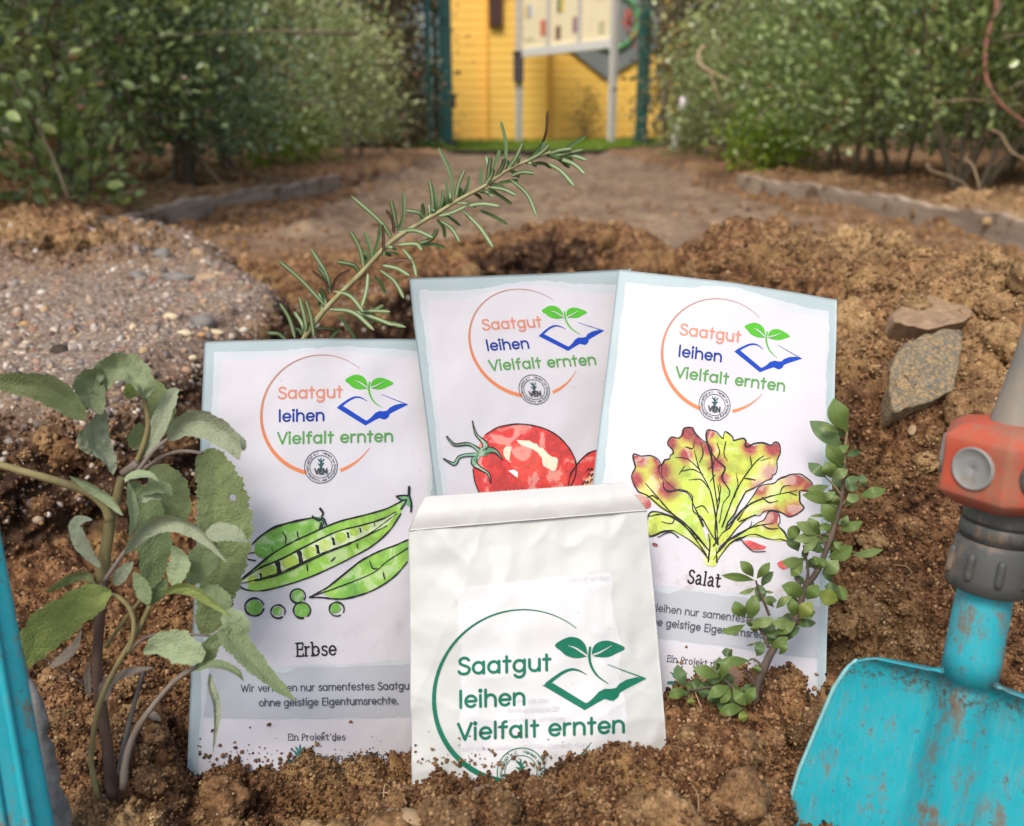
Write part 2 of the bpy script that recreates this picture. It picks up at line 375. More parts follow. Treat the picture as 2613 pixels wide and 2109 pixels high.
sand = np.maximum(sand, bankm*sstep(0, .4, fbm(V*5, 3, 88))*.6)
grav = np.clip(flat*(.8+.5*fbm(V*20, 3, 83)), 0, 1)
farm = np.clip(sstep(1.35, 1.9, yy)*(1-.75*bankm)*(1-.55*side), 0, 1)
wall = (1-np.abs(Nn[:, 2]))
damp_shade = np.clip(sstep(.2, .55, wall)*(xx < .12)*(yy > .36)*(yy < 1.5)*.85+sstep(.1, .5, fbm(V*11, 3, 84))*.42*(yy < 1.3)+.30*sstep(.5, .2, np.abs(xx-.1))*sstep(1, 1.15, yy)*sstep(1.75, 1.45, yy)*(.7+fbm(V*12, 2, 86)), 0, .85)  # first term paints shade into the left trench wall's colour; others: damp patches
for u_, v_, d_, r_, a_ in ((2190, 1180, .475, .035, .75), (2230, 1080, .48, .03, .7), (2180, 1420, .45, .035, .6), (2170, 1620, .42, .03, .7), (2330, 1300, .46, .03, .35), (2480, 1480, .44, .03, .3)):
    damp_shade = np.maximum(damp_shade, a_*np.exp(-((V-P(u_, v_, d_))**2).sum(1)/(r_*r_))*sstep(-.35, .15, fbm(V*30, 3, 87)))  # darker brown patches set along the right cut face
    sand = sand*(1-np.exp(-((V-P(u_, v_, d_))**2).sum(1)/(r_*r_))*.8)
idx = np.arange(NR*NC).reshape(NR, NC); i2 = np.roll(idx, -1, 1)
Q = np.stack([idx[:-1], idx[1:], i2[1:], i2[:-1]], -1).reshape(-1, 4)[:, ::-1]
ground = mesh_np('ground', V, Q, M_SOIL, attrs={'sand': sand, 'grav': grav, 'far': farm, 'damp_shade': damp_shade})
tag(ground, kind='structure')
print('ground', len(V))

# loose crumbs lying on the earth: nobody could count them
pu = proj(V); inframe = (pu[:, 0] > -250) & (pu[:, 0] < 2870) & (pu[:, 1] > 430) & (pu[:, 1] < 2250) & (R_ > .17)
M_CRUMB = None
def crumb_material():
    n = N('soil crumbs'); t = n.attr('tint'); s = n.attr('sandy')
    c = n.ramp(t, [(0, (.04, .022, .013)), (.35, (.14, .069, .032)), (.7, (.28, .15, .070)), (1, (.52, .32, .165))])
    cs = n.ramp(t, [(0, (.16, .09, .043)), (.5, (.42, .265, .125)), (1, (.68, .50, .28))])
    c = n.mix(s, c, cs); c = n.mix(n.math('MULTIPLY', n.noise(900, 3, .6), .5), c, (.05, .03, .018))
    n.bump(n.noise(1500, 4, .7), .7, .0008)
    return n.done(c, .95, .12)
M_CRUMB = crumb_material()
tv1, tf1 = ico(1); tv2, tf2 = ico(2)
def blobs(tv, n, rough, rng=RNG):
    r = 1+rough*rng.uniform(-1, 1, (n, len(tv), 1)); return tv[None]*r
cand = np.where(inframe & (R_ < 1.25) & (flat < .6))[0]
wgt = np.where(R_[cand] < .5, 1.0, .45); wgt /= wgt.sum()
pick = RNG.choice(cand, 170000, replace=True, p=wgt)
size = (.00030+.00065*RNG.random(len(pick))**3.0)*(.75+.6*R_[pick]/.35)
big = RNG.random(len(pick)) < .002; size[big] *= 2.0
pos = V[pick]+Nn[pick]*(size*.35)[:, None]+RNG.normal(0, .0006, (len(pick), 3))
CV, CF = scatter(blobs(tv1, len(pick), .42), tf1, pos, rotmats(len(pick)), np.c_[size, size*RNG.uniform(.7, 1.1, len(pick)), size*RNG.uniform(.6, 1, len(pick))])
tint = np.clip(.45+.32*fbm(V[pick]*15, 3, 90)+RNG.normal(0, .24, len(pick)), 0, 1)
crumbs = mesh_np('soil_crumbs', CV, CF, M_CRUMB, attrs={'tint': np.repeat(tint, 12), 'sandy': np.repeat(sand[pick], 12)})
tag(crumbs, kind='stuff')
# gravel in the crust of the ledge
def gravel_material():
    n = N('gravel'); c = n.attr('Col', 'Color'); v = n.noise(600, 4, .6)
    n.bump(n.noise(900, 4), .4, .0004)
    return n.done(n.mix(n.math('MULTIPLY', v, .4), c, (.12, .09, .07)), .75, .35)
M_GRAV = gravel_material()
PALG = np.array([(.62, .52, .40), (.52, .36, .20), (.72, .66, .58), (.30, .26, .23), (.42, .27, .18), (.18, .15, .13), (.36, .30, .25), (.55, .42, .30), (.40, .22, .14), (.24, .17, .13)])
cand = np.where(inframe & (R_ < 1.5) & ((flat > .35) | ((xx < -.1) & (yy > .36) & (yy < 1.15) & (V[:, 2] > .0))))[0]
pick = RNG.choice(cand, 6500); size = (.0008+.0040*RNG.random(len(pick))**4.5)*(.7+.5*R_[pick])*np.where(flat[pick] > .35, 1, .8)
pos = V[pick]-Nn[pick]*(size*.10)[:, None]
GRV, GF = scatter(blobs(tv1, len(pick), .25), tf1, pos, rotmats(len(pick)), np.c_[size, size*RNG.uniform(.6, 1.0, len(pick)), size*RNG.uniform(.5, .8, len(pick))])
gc = .92*PALG[RNG.choice(len(PALG), len(pick), p=[.1, .07, .06, .17, .12, .12, .14, .08, .06, .08])]*RNG.uniform(.7, 1.1, (len(pick), 1))
tag(mesh_np('gravel', GRV, GF, M_GRAV, attrs={'Col': np.repeat(gc, 12, 0)}), kind='stuff')

def surf(u, v):
    """point of the ground seen at photograph pixel (u, v)"""
    k = np.argmin((pu[:, 0]-u)**2+(pu[:, 1]-v)**2+np.where(inframe, 0, 1e6)+R_*50); return GVV[k].copy(), Nn[k].copy()
# irregular lumps of earth lying loose on the heaps
tv3, tf3 = ico(4); LUMPS = []
for k in range(10): LUMPS.append(tv3*(1+.42*fbm(tv3*1.7+k*5.1, 3, k+300)+.20*fbm(tv3*5+k*3.3, 3, k+320)+.30*(cell(tv3*3.0+k*2.2, k+340)-.5)+.14*fbm(tv3*11+k, 2, k+360)+.10*fbm(tv3*24+k, 2, k+380))[:, None])
cand = np.where(inframe & (R_ < 1.15) & (flat < .4) & (V[:, 2] > -.03) & ~((pu[:, 0] > 470) & (pu[:, 0] < 1725) & (pu[:, 1] < 2010) & (R_ < .4)) & ~((pu[:, 0] > 1980) & (pu[:, 1] > 1900)))[0]
pick = RNG.choice(cand, 900, p=(w_ := (1.0+1.2*(yy[cand] < .33)+.5*(xx[cand] > .15)))/w_.sum()); size = (.0014+.0052*RNG.random(900)**3.2)*(.75+.5*R_[pick]/.35)*np.where(((pu[pick, 1] > 2030) | (pu[pick, 0] > 2150)) & (RNG.random(900) < .22), 1.6, 1)
LV, LF = scatter(np.stack([LUMPS[k % 10] for k in range(900)]), tf3, V[pick]+Nn[pick]*(size*.25)[:, None], rotmats(900), np.c_[size, size*.9, size*.75])
tag(mesh_np('soil_lumps', LV, LF, M_SOIL, attrs={k_: np.repeat(a_, 642) for k_, a_ in (('sand', np.clip(sand[pick]+RNG.random(900)*.8, 0, 1)), ('grav', np.zeros(900)), ('far', np.zeros(900)), ('damp_shade', np.clip(RNG.normal(.1, .2, 900), 0, .6)))}), kind='stuff')
cl_ = RNG.integers(0, len(LV), 110000); cs_ = (.00032+.0006*RNG.random(110000)**2.5)*(.75+.6*np.hypot(LV[cl_, 0], LV[cl_, 1])/.35)
CV, CF = scatter(blobs(tv1, 110000, .4), tf1, LV[cl_]+RNG.normal(0, .0005, (110000, 3)), rotmats(110000), np.c_[cs_, cs_*.9, cs_*.8])
tag(mesh_np('soil_crumbs', CV, CF, M_CRUMB, attrs={'tint': np.repeat(np.clip(RNG.normal(.5, .2, 110000), 0, 1), 12), 'sandy': np.repeat(np.clip(sand[pick][cl_//642]+RNG.random(110000)*.7, 0, 1), 12)}), kind='stuff')
# root fibres and straw
b_ = MB(); pick = RNG.choice(cand, 110)
for k in pick:
    a_ = RNG.uniform(0, 6.28); l_ = RNG.uniform(.004, .016); t_ = np.array([math.cos(a_), math.sin(a_), RNG.uniform(-.2, .5)]); m_ = V[k]+t_*l_*.5+Nn[k]*l_*RNG.uniform(.1, .4)+RNG.normal(0, .0015, 3)
    b_.tube(catmull([V[k]-Nn[k]*.001, m_, V[k]+t_*l_], 7), np.linspace(.00035, .00015, 7), 5)
tag(b_.build('root_fibres', plain('dry fibre', (.33, .23, .13), .8, .2, .4, 30), None, True), kind='stuff')

def stone(name, label, cat, u, v, wpx, hpx, mat, depth=.6, seed=0, ang=.0, sink=.25, sub=4, rough=.22, facet=0.0, group=None, thick=None):
    p, nn = surf(u, v); dd = (p-CAM)@np.array([0, CP, -SP]); sx = wpx/FPX*dd/2; sz = hpx/FPX*dd/2
    tv, tf = ico(sub); rg = np.random.default_rng(seed)
    V_ = tv.copy()
    for _ in range(int(facet)):
        a = rg.normal(size=3); a /= np.linalg.norm(a); c = rg.uniform(.45, .8); q = V_@a; V_ -= np.outer(np.maximum(0, q-c), a)
    V_ = V_*(1+rough*fbm(tv*1.6+seed*7.3, 3, seed)[:, None]+.06*fbm(tv*7+seed, 3, seed+3)[:, None])
    V_ = V_/np.abs(V_).max(0)
    up = np.array([0, SP, CP]); rt = np.array([1.0, 0, 0]); fw = np.array([0, CP, -SP])
    X, Y = V_[:, 0]*sx, V_[:, 2]*sz; ca, sa = math.cos(ang), math.sin(ang)
    W_ = (X*ca-Y*sa)[:, None]*rt+(X*sa+Y*ca)[:, None]*up+(V_[:, 1]*(thick or min(sx, sz*1.3)*depth))[:, None]*fw
    e = empty(name, tuple(p)) if False else None
    o = mesh_np(name, W_, tf, mat); o.location = p+fw*sink*sx*.3
    tag(o, label, cat, group); return o
def stone_material(name, c1, c2, scale=60, spots=None):
    n = N(name); v = n.noise(scale, 6, .65); c = n.ramp(v, [(.3, c1), (.65, c2)])
    c = n.mix(n.math('MULTIPLY', n.noise(scale*9, 4, .7), .45), c, tuple(np.array(c1)*.5))
    if spots: c = n.mix(n.step(n.noise(scale*1.7, 6, .8), .46, .58), c, spots)
    n.bump(n.noise(scale*6, 6, .7), .6, .0012)
    return n.done(c, .85, .25)
M_ST_BROWN = stone_material('brown stone', (.16, .10, .07), (.34, .23, .17))
M_ST_SAND = stone_material('sandstone', (.26, .17, .09), (.52, .38, .24))
M_ST_GREY = stone_material('grey stone', (.13, .12, .11), (.30, .28, .26))
M_SLAB = stone_material('concrete slab', (.11, .105, .085), (.22, .205, .16), 240, (.38, .26, .12))
M_CREAM = stone_material('cream pebble', (.55, .42, .24), (.78, .66, .46))
M_ORANGE = stone_material('orange pebble', (.42, .22, .09), (.62, .38, .18))
stone('stone', 'brown flat-topped stone in the loose soil below the white paper bag', 'stone', 1245, 2048, 118, 96, M_ST_BROWN, .8, 3, .1, .1, facet=7, rough=.12)
stone('stone', 'tan sandstone lump cut by the bottom edge, left of the brown stone', 'stone', 1020, 2105, 190, 76, M_ST_SAND, .8, 5, .05, .1, facet=5, rough=.15)
stone('stone', 'smooth pinkish brown stone behind the lower leaves of the green branch', 'stone', 1835, 1742, 165, 120, M_ST_BROWN, .5, 8, 0, -.9, rough=.08)
def slab(label, poly, v0, d0, v1, d1, thick, mat, seed):
    """flat broken slab: traced outline given real thickness, chipped edges and a rough face"""
    poly = catmull(poly, len(poly)*5, True)*.35+np.repeat(np.array(poly, float), 5, 0)*0+.65*np.array([np.array(poly[i // 5], float)*(1-(i % 5)/5)+np.array(poly[(i // 5+1) % len(poly)], float)*(i % 5)/5 for i in range(len(poly)*5)])
    poly = poly+np.random.default_rng(seed).normal(0, 1.6, poly.shape); c = poly.mean(0); V_ = []; m = len(poly); rings = np.r_[np.linspace(.02, .96, 20), 1.0]
    dep = lambda q: d0+(q[:, 1]-v0)/(v1-v0)*(d1-d0)
    for r in rings:
        q = c+(poly-c)*r; dd = dep(q)+(.0025 if r == 1 else 0); V_.append(np.array([P(a, b, e) for (a, b), e in zip(q, dd)]))
    top = np.concatenate(V_); top = top+(fbm(top*70, 4, seed)*.0045+fbm(top*420, 3, seed+1)*.0022)[:, None]*np.array([0, -.6, .8])
    back = V_[-1]+np.array([0, .7, -.7])*thick; V_ = np.vstack([top, back]); k = len(rings)
    Q = [[i*m+j, i*m+(j+1) % m, (i+1)*m+(j+1) % m, (i+1)*m+j] for i in range(k) for j in range(m)]
    return tag(mesh_np('concrete_slab', V_, [np.array(Q), np.array([[0, m//3, 2*m//3]])], mat), label, 'rubble')
slab('tilted grey concrete fragment crusted with yellow sand on the right heap', [(2306, 880), (2400, 842), (2456, 846), (2450, 910), (2436, 994), (2340, 1035), (2286, 1053), (2264, 994), (2270, 935)], 846, .515, 1050, .462, .025, M_SLAB, 3)
_p, _n2 = surf(2380, 815); _ds = float((_p-CAM)@np.array([0, CP, -SP]))
slab('flat tan slab lying on top of the right heap', [(2280, 795), (2321, 768), (2390, 760), (2464, 780), (2488, 803), (2454, 828), (2365, 842), (2282, 822)], 760, _ds+.008, 842, _ds-.035, .02, stone_material('tan slab', (.25, .165, .10), (.45, .31, .19), 200), 5)
stone('stone', 'small light stone in the right slope beside the tip of the green branch', 'stone', 2330, 1098, 26, 30, M_ST_SAND, .7, 17)
for i, (u, v, w, h, m, lab) in enumerate([
    (437, 810, 42, 24, M_CREAM, 'yellowish cream pebble on the gravel ledge, right of the middle'),
    (470, 853, 44, 24, M_CREAM, 'cream pebble beside the orange pebble on the ledge'),
    (512, 856, 26, 18, M_ORANGE, 'small orange pebble between two cream pebbles on the ledge'),
    (550, 850, 34, 18, M_CREAM, 'pale pink cream pebble nearest the corner of the pea packet'),
    (489, 915, 26, 18, M_CREAM, 'round white pebble on the ledge rim beside the pea packet'),
    (315, 915, 26, 15, M_ORANGE, 'orange tan pebble on the ledge above the curled sage leaf'),
    (62, 828, 28, 22, M_ORANGE, 'round brown pebble alone at the left end of the ledge'),
    (338, 838, 20, 26, M_CREAM, 'upright cream pebble in the middle of the ledge'),
    (350, 640, 48, 30, M_ST_GREY, 'grey stone at the back rim of the ledge, leftmost of three'),
    (410, 650, 58, 42, M_ST_GREY, 'largest light grey stone at the back rim of the ledge'),
    (505, 655, 46, 44, M_ST_SAND, 'upright tan stone at the back rim of the ledge'),
    (448, 714, 90, 36, M_ST_GREY, 'long flat grey stone in the middle of the ledge'),
    (525, 714, 72, 38, M_ST_SAND, 'flat orange-tan stone right of the long grey stone'),
    (352, 712, 48, 40, M_ST_GREY, 'pointed grey stone left of the tiny red chip'),
    (590, 712, 60, 46, M_ST_BROWN, 'dark brown lump of earth at the right end of the stone row'),
    (515, 825, 66, 46, M_ST_GREY, 'grey brown angular stone above the orange pebble'),
    (150, 898, 50, 40, stone_material('dark clod', (.03, .022, .018), (.09, .065, .05)), 'dark clod standing on the ledge above the sage'),
    (388, 715, 16, 12, stone_material('red chip', (.35, .09, .05), (.5, .16, .09)), 'tiny red brick chip on the ledge between grey stones')]):
    stone('pebble' if w < 60 else 'stone', lab, 'pebble' if w < 60 else 'stone', u, v, w, h, m, .9, 30+i, .05*((i*7) % 5-2), .1, sub=3, rough=.15, facet=4 if m in (M_ST_GREY, M_ST_SAND, M_ST_BROWN) else 1)

# coarser lumps along the boards, on the banks and on the path
cand = np.where((pu[:, 0] > -200) & (pu[:, 0] < 2813) & (R_ > 1.2) & (R_ < 5) & ((side > .3) | bankm | (RNG.random(len(V)) < .16)))[0]
pick = RNG.choice(cand, 12000); size = (.0035+.011*RNG.random(len(pick))**3)*np.where(bankm[pick] | (side[pick] > .3), 1, .7)
CV, CF = scatter(blobs(tv2, len(pick), .22), tf2, V[pick]+Nn[pick]*(size*.1)[:, None], rotmats(len(pick)), np.c_[size, size*RNG.uniform(.7, 1.1, len(pick)), size*RNG.uniform(.6, .9, len(pick))])
tag(mesh_np('soil_lumps', CV, CF, M_CRUMB, attrs={'tint': np.repeat(np.clip(.5+.4*fbm(V[pick]*6, 3, 91)+RNG.normal(0, .14, len(pick)), 0, 1), 42), 'sandy': np.repeat(np.clip(sand[pick]+.25, 0, 1), 42)}), kind='stuff')
# ------------------------------------------------------------------ printed paper: seed packets and bag
class Sheet:
    """a paper envelope spanned between four corners; s runs left to right, t top to bottom"""
    def __init__(s, tl, tr, bl, br, bend):
        s.c = [P(*a) for a in (tl, tr, bl, br)]
        s.g = bend(np.stack(np.meshgrid(np.linspace(-.15, 1.15, 151), np.linspace(-.15, 1.15, 226), indexing='ij'), -1).reshape(-1, 2)).reshape(151, 226)
        n = np.cross(s.c[1]-s.c[0], s.c[2]-s.c[0]); n /= np.linalg.norm(n)
        if n@(CAM-s.c[0]) < 0: n = -n
        s.nrm = n
    def bend(s, st):
        a = np.clip((st[:, 0]+.15)/1.3*150, 0, 149.99); b = np.clip((st[:, 1]+.15)/1.3*225, 0, 224.99); i = a.astype(int); j = b.astype(int); a = a-i; b = b-j
        return s.g[i, j]*(1-a)*(1-b)+s.g[i+1, j]*a*(1-b)+s.g[i, j+1]*(1-a)*b+s.g[i+1, j+1]*a*b
    def __call__(s, st, off=0.0):
        st = np.asarray(st, float); a, b = st[:, :1], st[:, 1:2]
        p = (s.c[0]*(1-a)+s.c[1]*a)*(1-b)+(s.c[2]*(1-a)+s.c[3]*a)*b
        return p+s.nrm*(s.bend(st)+off)[:, None]
    def st(s, px):
        px = np.asarray(px, float); x = np.full((len(px), 2), .5)
        for _ in range(9):
            f = proj(s(x))-px; e = 1e-4
            g0 = (proj(s(x+[e, 0]))-px-f)/e; g1 = (proj(s(x+[0, e]))-px-f)/e
            det = g0[:, 0]*g1[:, 1]-g1[:, 0]*g0[:, 1]
            x = x-np.stack([(f[:, 0]*g1[:, 1]-g1[:, 0]*f[:, 1])/det, (g0[:, 0]*f[:, 1]-f[:, 0]*g0[:, 1])/det], -1)
        return x
    def px(s, st): return proj(s(np.asarray(st, float)))
    def body(s, name, mat, parent, ns=90, nt=150, thick=.0016, t0=0., t1=1., cut=None):
        g = np.stack(np.meshgrid(np.linspace(0, 1, ns), np.linspace(t0, t1, nt), indexing='ij'), -1).reshape(-1, 2)
        if cut is not None: g = cut(g)
        e = np.minimum(np.minimum(g[:, 0], 1-g[:, 0])*ns/5, np.minimum(g[:, 1]-t0, t1-g[:, 1])*nt/5).clip(0, 1)
        A = s(g); B = s(g, 0)-s.nrm*(thick*np.sqrt(e))[:, None]-s.nrm*.00012
        idx = np.arange(ns*nt).reshape(ns, nt)
        q = np.stack([idx[:-1, :-1], idx[1:, :-1], idx[1:, 1:], idx[:-1, 1:]], -1).reshape(-1, 4)
        rim = np.r_[idx[:, 0], idx[-1, 1:], idx[-2::-1, -1], idx[0, -2:0:-1]]; r2 = np.roll(rim, -1); m = ns*nt
        side = np.stack([rim, rim+m, r2+m, r2], -1)
        return mesh_np(name, np.vstack([A, B]), [np.vstack([q[:, ::-1], q+m, side])], mat, parent, uv=np.vstack([g, g]))
class Decal:
    """print on a sheet, drawn in photograph pixels and laid on the paper"""
    def __init__(s, sheet, base=.00022): s.sh = sheet; s.V = []; s.F = []; s.O = []; s.C = []; s.n = 0; s.k = 0; s.base = base
    def _add(s, v, f, col=None, st=False):
        s.V.append(np.asarray(v, float) if not st else s.sh.px(v)); s.F.append(np.asarray(f)+s.n); s.n += len(v)
        s.O.append(np.full(len(v), s.base*1.7+s.k*6e-6)); s.k += 1
        s.C.append(np.tile(np.array(col if col is not None else (1, 1, 1), float), (len(v), 1)) if col is None or np.ndim(col) == 1 else col)
    def stroke(s, pts, w, smooth=True, n=None, wob=0, cap=True, closed=False, col=None):
        pts = np.asarray(pts, float)
        L = np.linalg.norm(np.diff(pts, axis=0), axis=1).sum(); n = n or int(max(4, min(90, L/4+2)))
        p = catmull(pts, n, closed) if smooth and len(pts) > 2 else pts if len(pts) > 2 else catmull(pts, max(2, int(L/14)+2))
        if closed: p = np.vstack([p, p[:1]])
        m = len(p); w = np.interp(np.linspace(0, 1, m), np.linspace(0, 1, len(np.atleast_1d(w))), np.atleast_1d(w))
        if wob: w = w*(1+wob*np.interp(np.arange(m), np.arange(0, m+3, 3), np.random.default_rng(s.k).normal(0, 1, len(np.arange(0, m+3, 3))))).clip(.3, 2)
        d = np.gradient(p, axis=0); d /= np.linalg.norm(d, axis=1)[:, None]+1e-9; nn = np.c_[-d[:, 1], d[:, 0]]
        A, B = p+nn*w[:, None]/2, p-nn*w[:, None]/2; v = np.vstack([A, B]); f = [(i, i+1, m+i+1) for i in range(m-1)]+[(i, m+i+1, m+i) for i in range(m-1)]
        if cap and not closed:
            for e, sg in ((0, -1), (m-1, 1)):
                base = len(v); an = np.linspace(-math.pi/2, math.pi/2, 7)[1:-1]
                cp = p[e]+w[e]/2*(np.cos(an)[:, None]*d[e]*sg+np.sin(an)[:, None]*nn[e]); v = np.vstack([v, cp])
                ring = [m+e]+list(range(base, base+5))+[e]
                f += [(ring[0], ring[i], ring[i+1]) for i in range(1, 6)]
        s._add(v, f, col)
    def fill(s, poly, smooth=0, L=16, col=None, colfn=None, wob=0, st=False, Lst=.018):
        poly = np.asarray(poly, float)
        if smooth: poly = catmull(poly, len(poly)*smooth, True)
        if wob: poly = poly+np.random.default_rng(s.k+5).normal(0, wob, poly.shape)
        bm = bmesh.new(); vs = [bm.verts.new((*q, 0)) for q in poly]; bm.faces.new(vs)
        bmesh.ops.triangulate(bm, faces=bm.faces[:])
        for _ in range(6):
            es = [e for e in bm.edges if e.calc_length() > (Lst if st else L)]
            if not es: break
            bmesh.ops.subdivide_edges(bm, edges=es, cuts=1); bmesh.ops.triangulate(bm, faces=[f for f in bm.faces if len(f.verts) > 3])
        bm.verts.index_update(); v = np.array([q.co[:2] for q in bm.verts]); f = np.array([[q.index for q in g.verts] for g in bm.faces]); bm.free()
        s._add(v, f, colfn(v) if colfn else col, st)
    def build(s, name, mat, parent, label=None):
        st = s.sh.st(np.concatenate(s.V)); F = np.concatenate(s.F); v = s.sh(st, np.concatenate(s.O))
        n = np.cross(v[F[:, 1]]-v[F[:, 0]], v[F[:, 2]]-v[F[:, 0]]); fl = n@s.sh.nrm < 0; F[fl] = F[fl][:, ::-1]
        o = mesh_np(name, v, F, mat, parent, attrs={'Col': np.concatenate(s.C)})
        if label: o['label'] = label
        return o

def A(cx, cy, r, a0, a1, ry=None, n=15):
    a = np.radians(np.linspace(a0, a1, n)); return list(zip(cx+r*np.cos(a), cy+(ry or r)*np.sin(a)))
_o = A(2.5, 2.5, 2.4, 0, 360, n=25)
def sm(p, n=22): return [tuple(q) for q in catmull(p, n)]
GLYPH = {
 'a': (6.4, [_o, [(4.9, 5), (4.9, 0)]]), 'b': (6.0, [_o, [(.1, 7.2), (.1, 0)]]), 'c': (5.2, [A(2.5, 2.5, 2.4, 48, 312)]),
 'd': (6.4, [_o, [(4.9, 7.2), (4.9, 0)]]), 'e': (5.9, [[(.15, 2.5), (4.9, 2.5)]+A(2.5, 2.5, 2.4, 0, 318, n=22)]),
 'f': (3.5, [[(1.2, 0), (1.2, 5.8)]+A(2.5, 5.8, 1.3, 180, 75, n=8), [(0, 4.8), (2.9, 4.8)]]),
 'g': (6.4, [_o, [(4.9, 5), (4.9, -.1)]+A(2.5, -.1, 2.4, 0, -145)]), 'h': (6.0, [[(.2, 7.2), (.2, 0)], A(2.45, 2.75, 2.25, 180, 0)+[(4.7, 0)]]),
 'i': (2.0, [[(.4, 5), (.4, 0)], [(.4, 6.9), (.4, 6.95)]]), 'j': (2.2, [[(.9, 5), (.9, -1)]+A(-.2, -1, 1.1, 0, -80, n=7), [(.9, 6.9), (.9, 6.95)]]),
 'k': (5.0, [[(.2, 7.2), (.2, 0)], [(4, 5), (.3, 2)], [(1.6, 3), (4.3, 0)]]), 'l': (2.0, [[(.4, 7.2), (.4, 0)]]),
 'm': (9.3, [[(.2, 5), (.2, 0)], A(2.2, 3, 2, 180, 0)+[(4.2, 0)], A(6.2, 3, 2, 180, 0)+[(8.2, 0)]]),
 'n': (6.0, [[(.2, 5), (.2, 0)], A(2.45, 2.75, 2.25, 180, 0)+[(4.7, 0)]]), 'o': (6.1, [_o]), 'p': (6.1, [_o, [(.1, 5), (.1, -2)]]),
 'r': (3.5, [[(.2, 5), (.2, 0)], A(2.3, 2.8, 2.1, 180, 75, n=9)]),
 's': (4.8, [sm([(3.9, 4.2), (3.1, 4.85), (1.9, 4.95), (.8, 4.5), (.6, 3.6), (1.2, 2.9), (2.2, 2.55), (3.4, 2.2), (4, 1.4), (3.5, .4), (2.3, .05), (1.1, .15), (.3, .8)])]),
 't': (3.6, [[(1.4, 6.8), (1.4, 0)], [(0, 4.8), (3, 4.8)]]), 'u': (6.0, [[(.2, 5)]+A(2.45, 2.25, 2.25, 180, 360), [(4.7, 5), (4.7, 0)]]),
 'v': (5.0, [[(0, 5), (2.2, 0), (4.4, 5)]]), 'w': (7.4, [[(0, 5), (1.8, 0), (3.4, 4.6), (5, 0), (6.8, 5)]]), 'z': (4.8, [[(.2, 4.8), (4, 4.8), (.2, .2), (4.2, .2)]]),
 'S': (5.9, [sm([(4.6, 6), (3.8, 6.8), (2.6, 7.05), (1.2, 6.7), (.5, 5.6), (.9, 4.5), (2, 3.9), (3.3, 3.4), (4.6, 2.7), (4.9, 1.6), (4.2, .5), (2.9, 0), (1.5, .1), (.5, .6), (.1, 1.2)])]),
 'V': (6.6, [[(0, 7), (2.9, 0), (5.8, 7)]]), 'W': (9.4, [[(0, 7), (2.3, 0), (4.3, 6), (6.4, 0), (8.6, 7)]]), 'E': (5.4, [[(.3, 7), (.3, 0)], [(.3, 7), (4.4, 7)], [(.3, 3.6), (3.8, 3.6)], [(.3, 0), (4.4, 0)]]),
 'N': (7.0, [[(.3, 0), (.3, 7), (5.4, 0), (5.4, 7)]]), 'P': (5.8, [[(.3, 0), (.3, 7), (2.6, 7)]+A(2.6, 5.1, 1.9, 90, -90, n=9)+[(.3, 3.2)]]),
 '.': (2.0, [[(.4, .1), (.4, .15)]]), '\u2022': (3.2, [[(1.2, 2.5), (1.2, 2.55)]]), ' ': (3.0, [])}
SLAB = dict(GLYPH)
SLAB['a'] = (6.2, [sm([(.7, 4.1), (1.8, 4.9), (3.2, 4.8), (4.1, 3.8), (4.1, 2.2), (4.2, .7), (5.2, .1)]), sm([(4.1, 2.6), (2.4, 2.7), (.8, 2), (.5, 1), (1.4, .1), (2.8, .3), (4.1, 1.4)])])
SLAB['t'] = (4.4, [sm([(1.6, 6.6), (1.5, 3), (1.7, .8), (2.7, .1), (3.9, .8)]), [(0, 4.8), (3.6, 4.8)]])
SLAB['l'] = (3.0, [[(1.1, 7.2), (1.1, 0)]])
for _k in list(GLYPH): GLYPH[_k] = (GLYPH[_k][0]+(.55 if _k not in 'rft' else 1.0), GLYPH[_k][1])
for _k in list(SLAB): SLAB[_k] = (SLAB[_k][0]+(.9 if _k != 'r' else 1.6), SLAB[_k][1])
def text(dec, txt, p0, p1, cap, w, glyphs=GLYPH, serif=False, up=None, col=None):
    """letters along the baseline p0 -> p1 (photograph pixels), filling it"""
    p0, p1 = np.array(p0, float), np.array(p1, float)
    tot = sum(glyphs[c][0] for c in txt)-1.0; ex = (p1-p0)/tot
    if up is None: up = np.array([ex[1], -ex[0]])/np.linalg.norm(ex)
    ey = np.asarray(up)*cap/7; x = 0
    for c in txt:
        adv, st = glyphs[c]
        for q in st:
            q = np.array(q); pts = p0+(q[:, :1]+x)*ex+q[:, 1:]*ey
            if c in 'VWNwvzk' and len(pts) > 2: [dec.stroke(pts[j_:j_+2], w, col=col) for j_ in range(len(pts)-1)]
            elif len(q) == 2: dec.stroke(pts, w*(1.5 if c in 'ij.\u2022' and abs(q[0, 1]-q[1, 1]) < .2 else 1), col=col)
            else: dec.stroke(pts, w, smooth=False, col=col)
            if serif:
                for e, o in ((0, 1), (-1, -2)):
                    if abs(q[e][0]-q[o][0]) < .25 and abs(q[e][1]-q[o][1]) > .6 and not (c in 'gj' and e == -1):
                        l, r = (-1.0, 1.0) if q[e][1] < 1 else (-1.1, .1)
                        y0 = q[e][1]; dec.stroke([p0+(q[e][0]+x+l)*ex+y0*ey, p0+(q[e][0]+x+r)*ex+y0*ey], w*.85, col=col)
                    elif abs(q[e][1]-q[o][1]) < .25 and len(q) == 2 and c == 'E':
                        if e == -1: sg = -1 if q[e][1] > 5 else 1; dec.stroke([p0+(q[e][0]+x)*ex+(q[e][1]-.05)*ey, p0+(q[e][0]+x+.1)*ex+(q[e][1]+1.2*sg)*ey], w*.85, col=col)
        x += adv
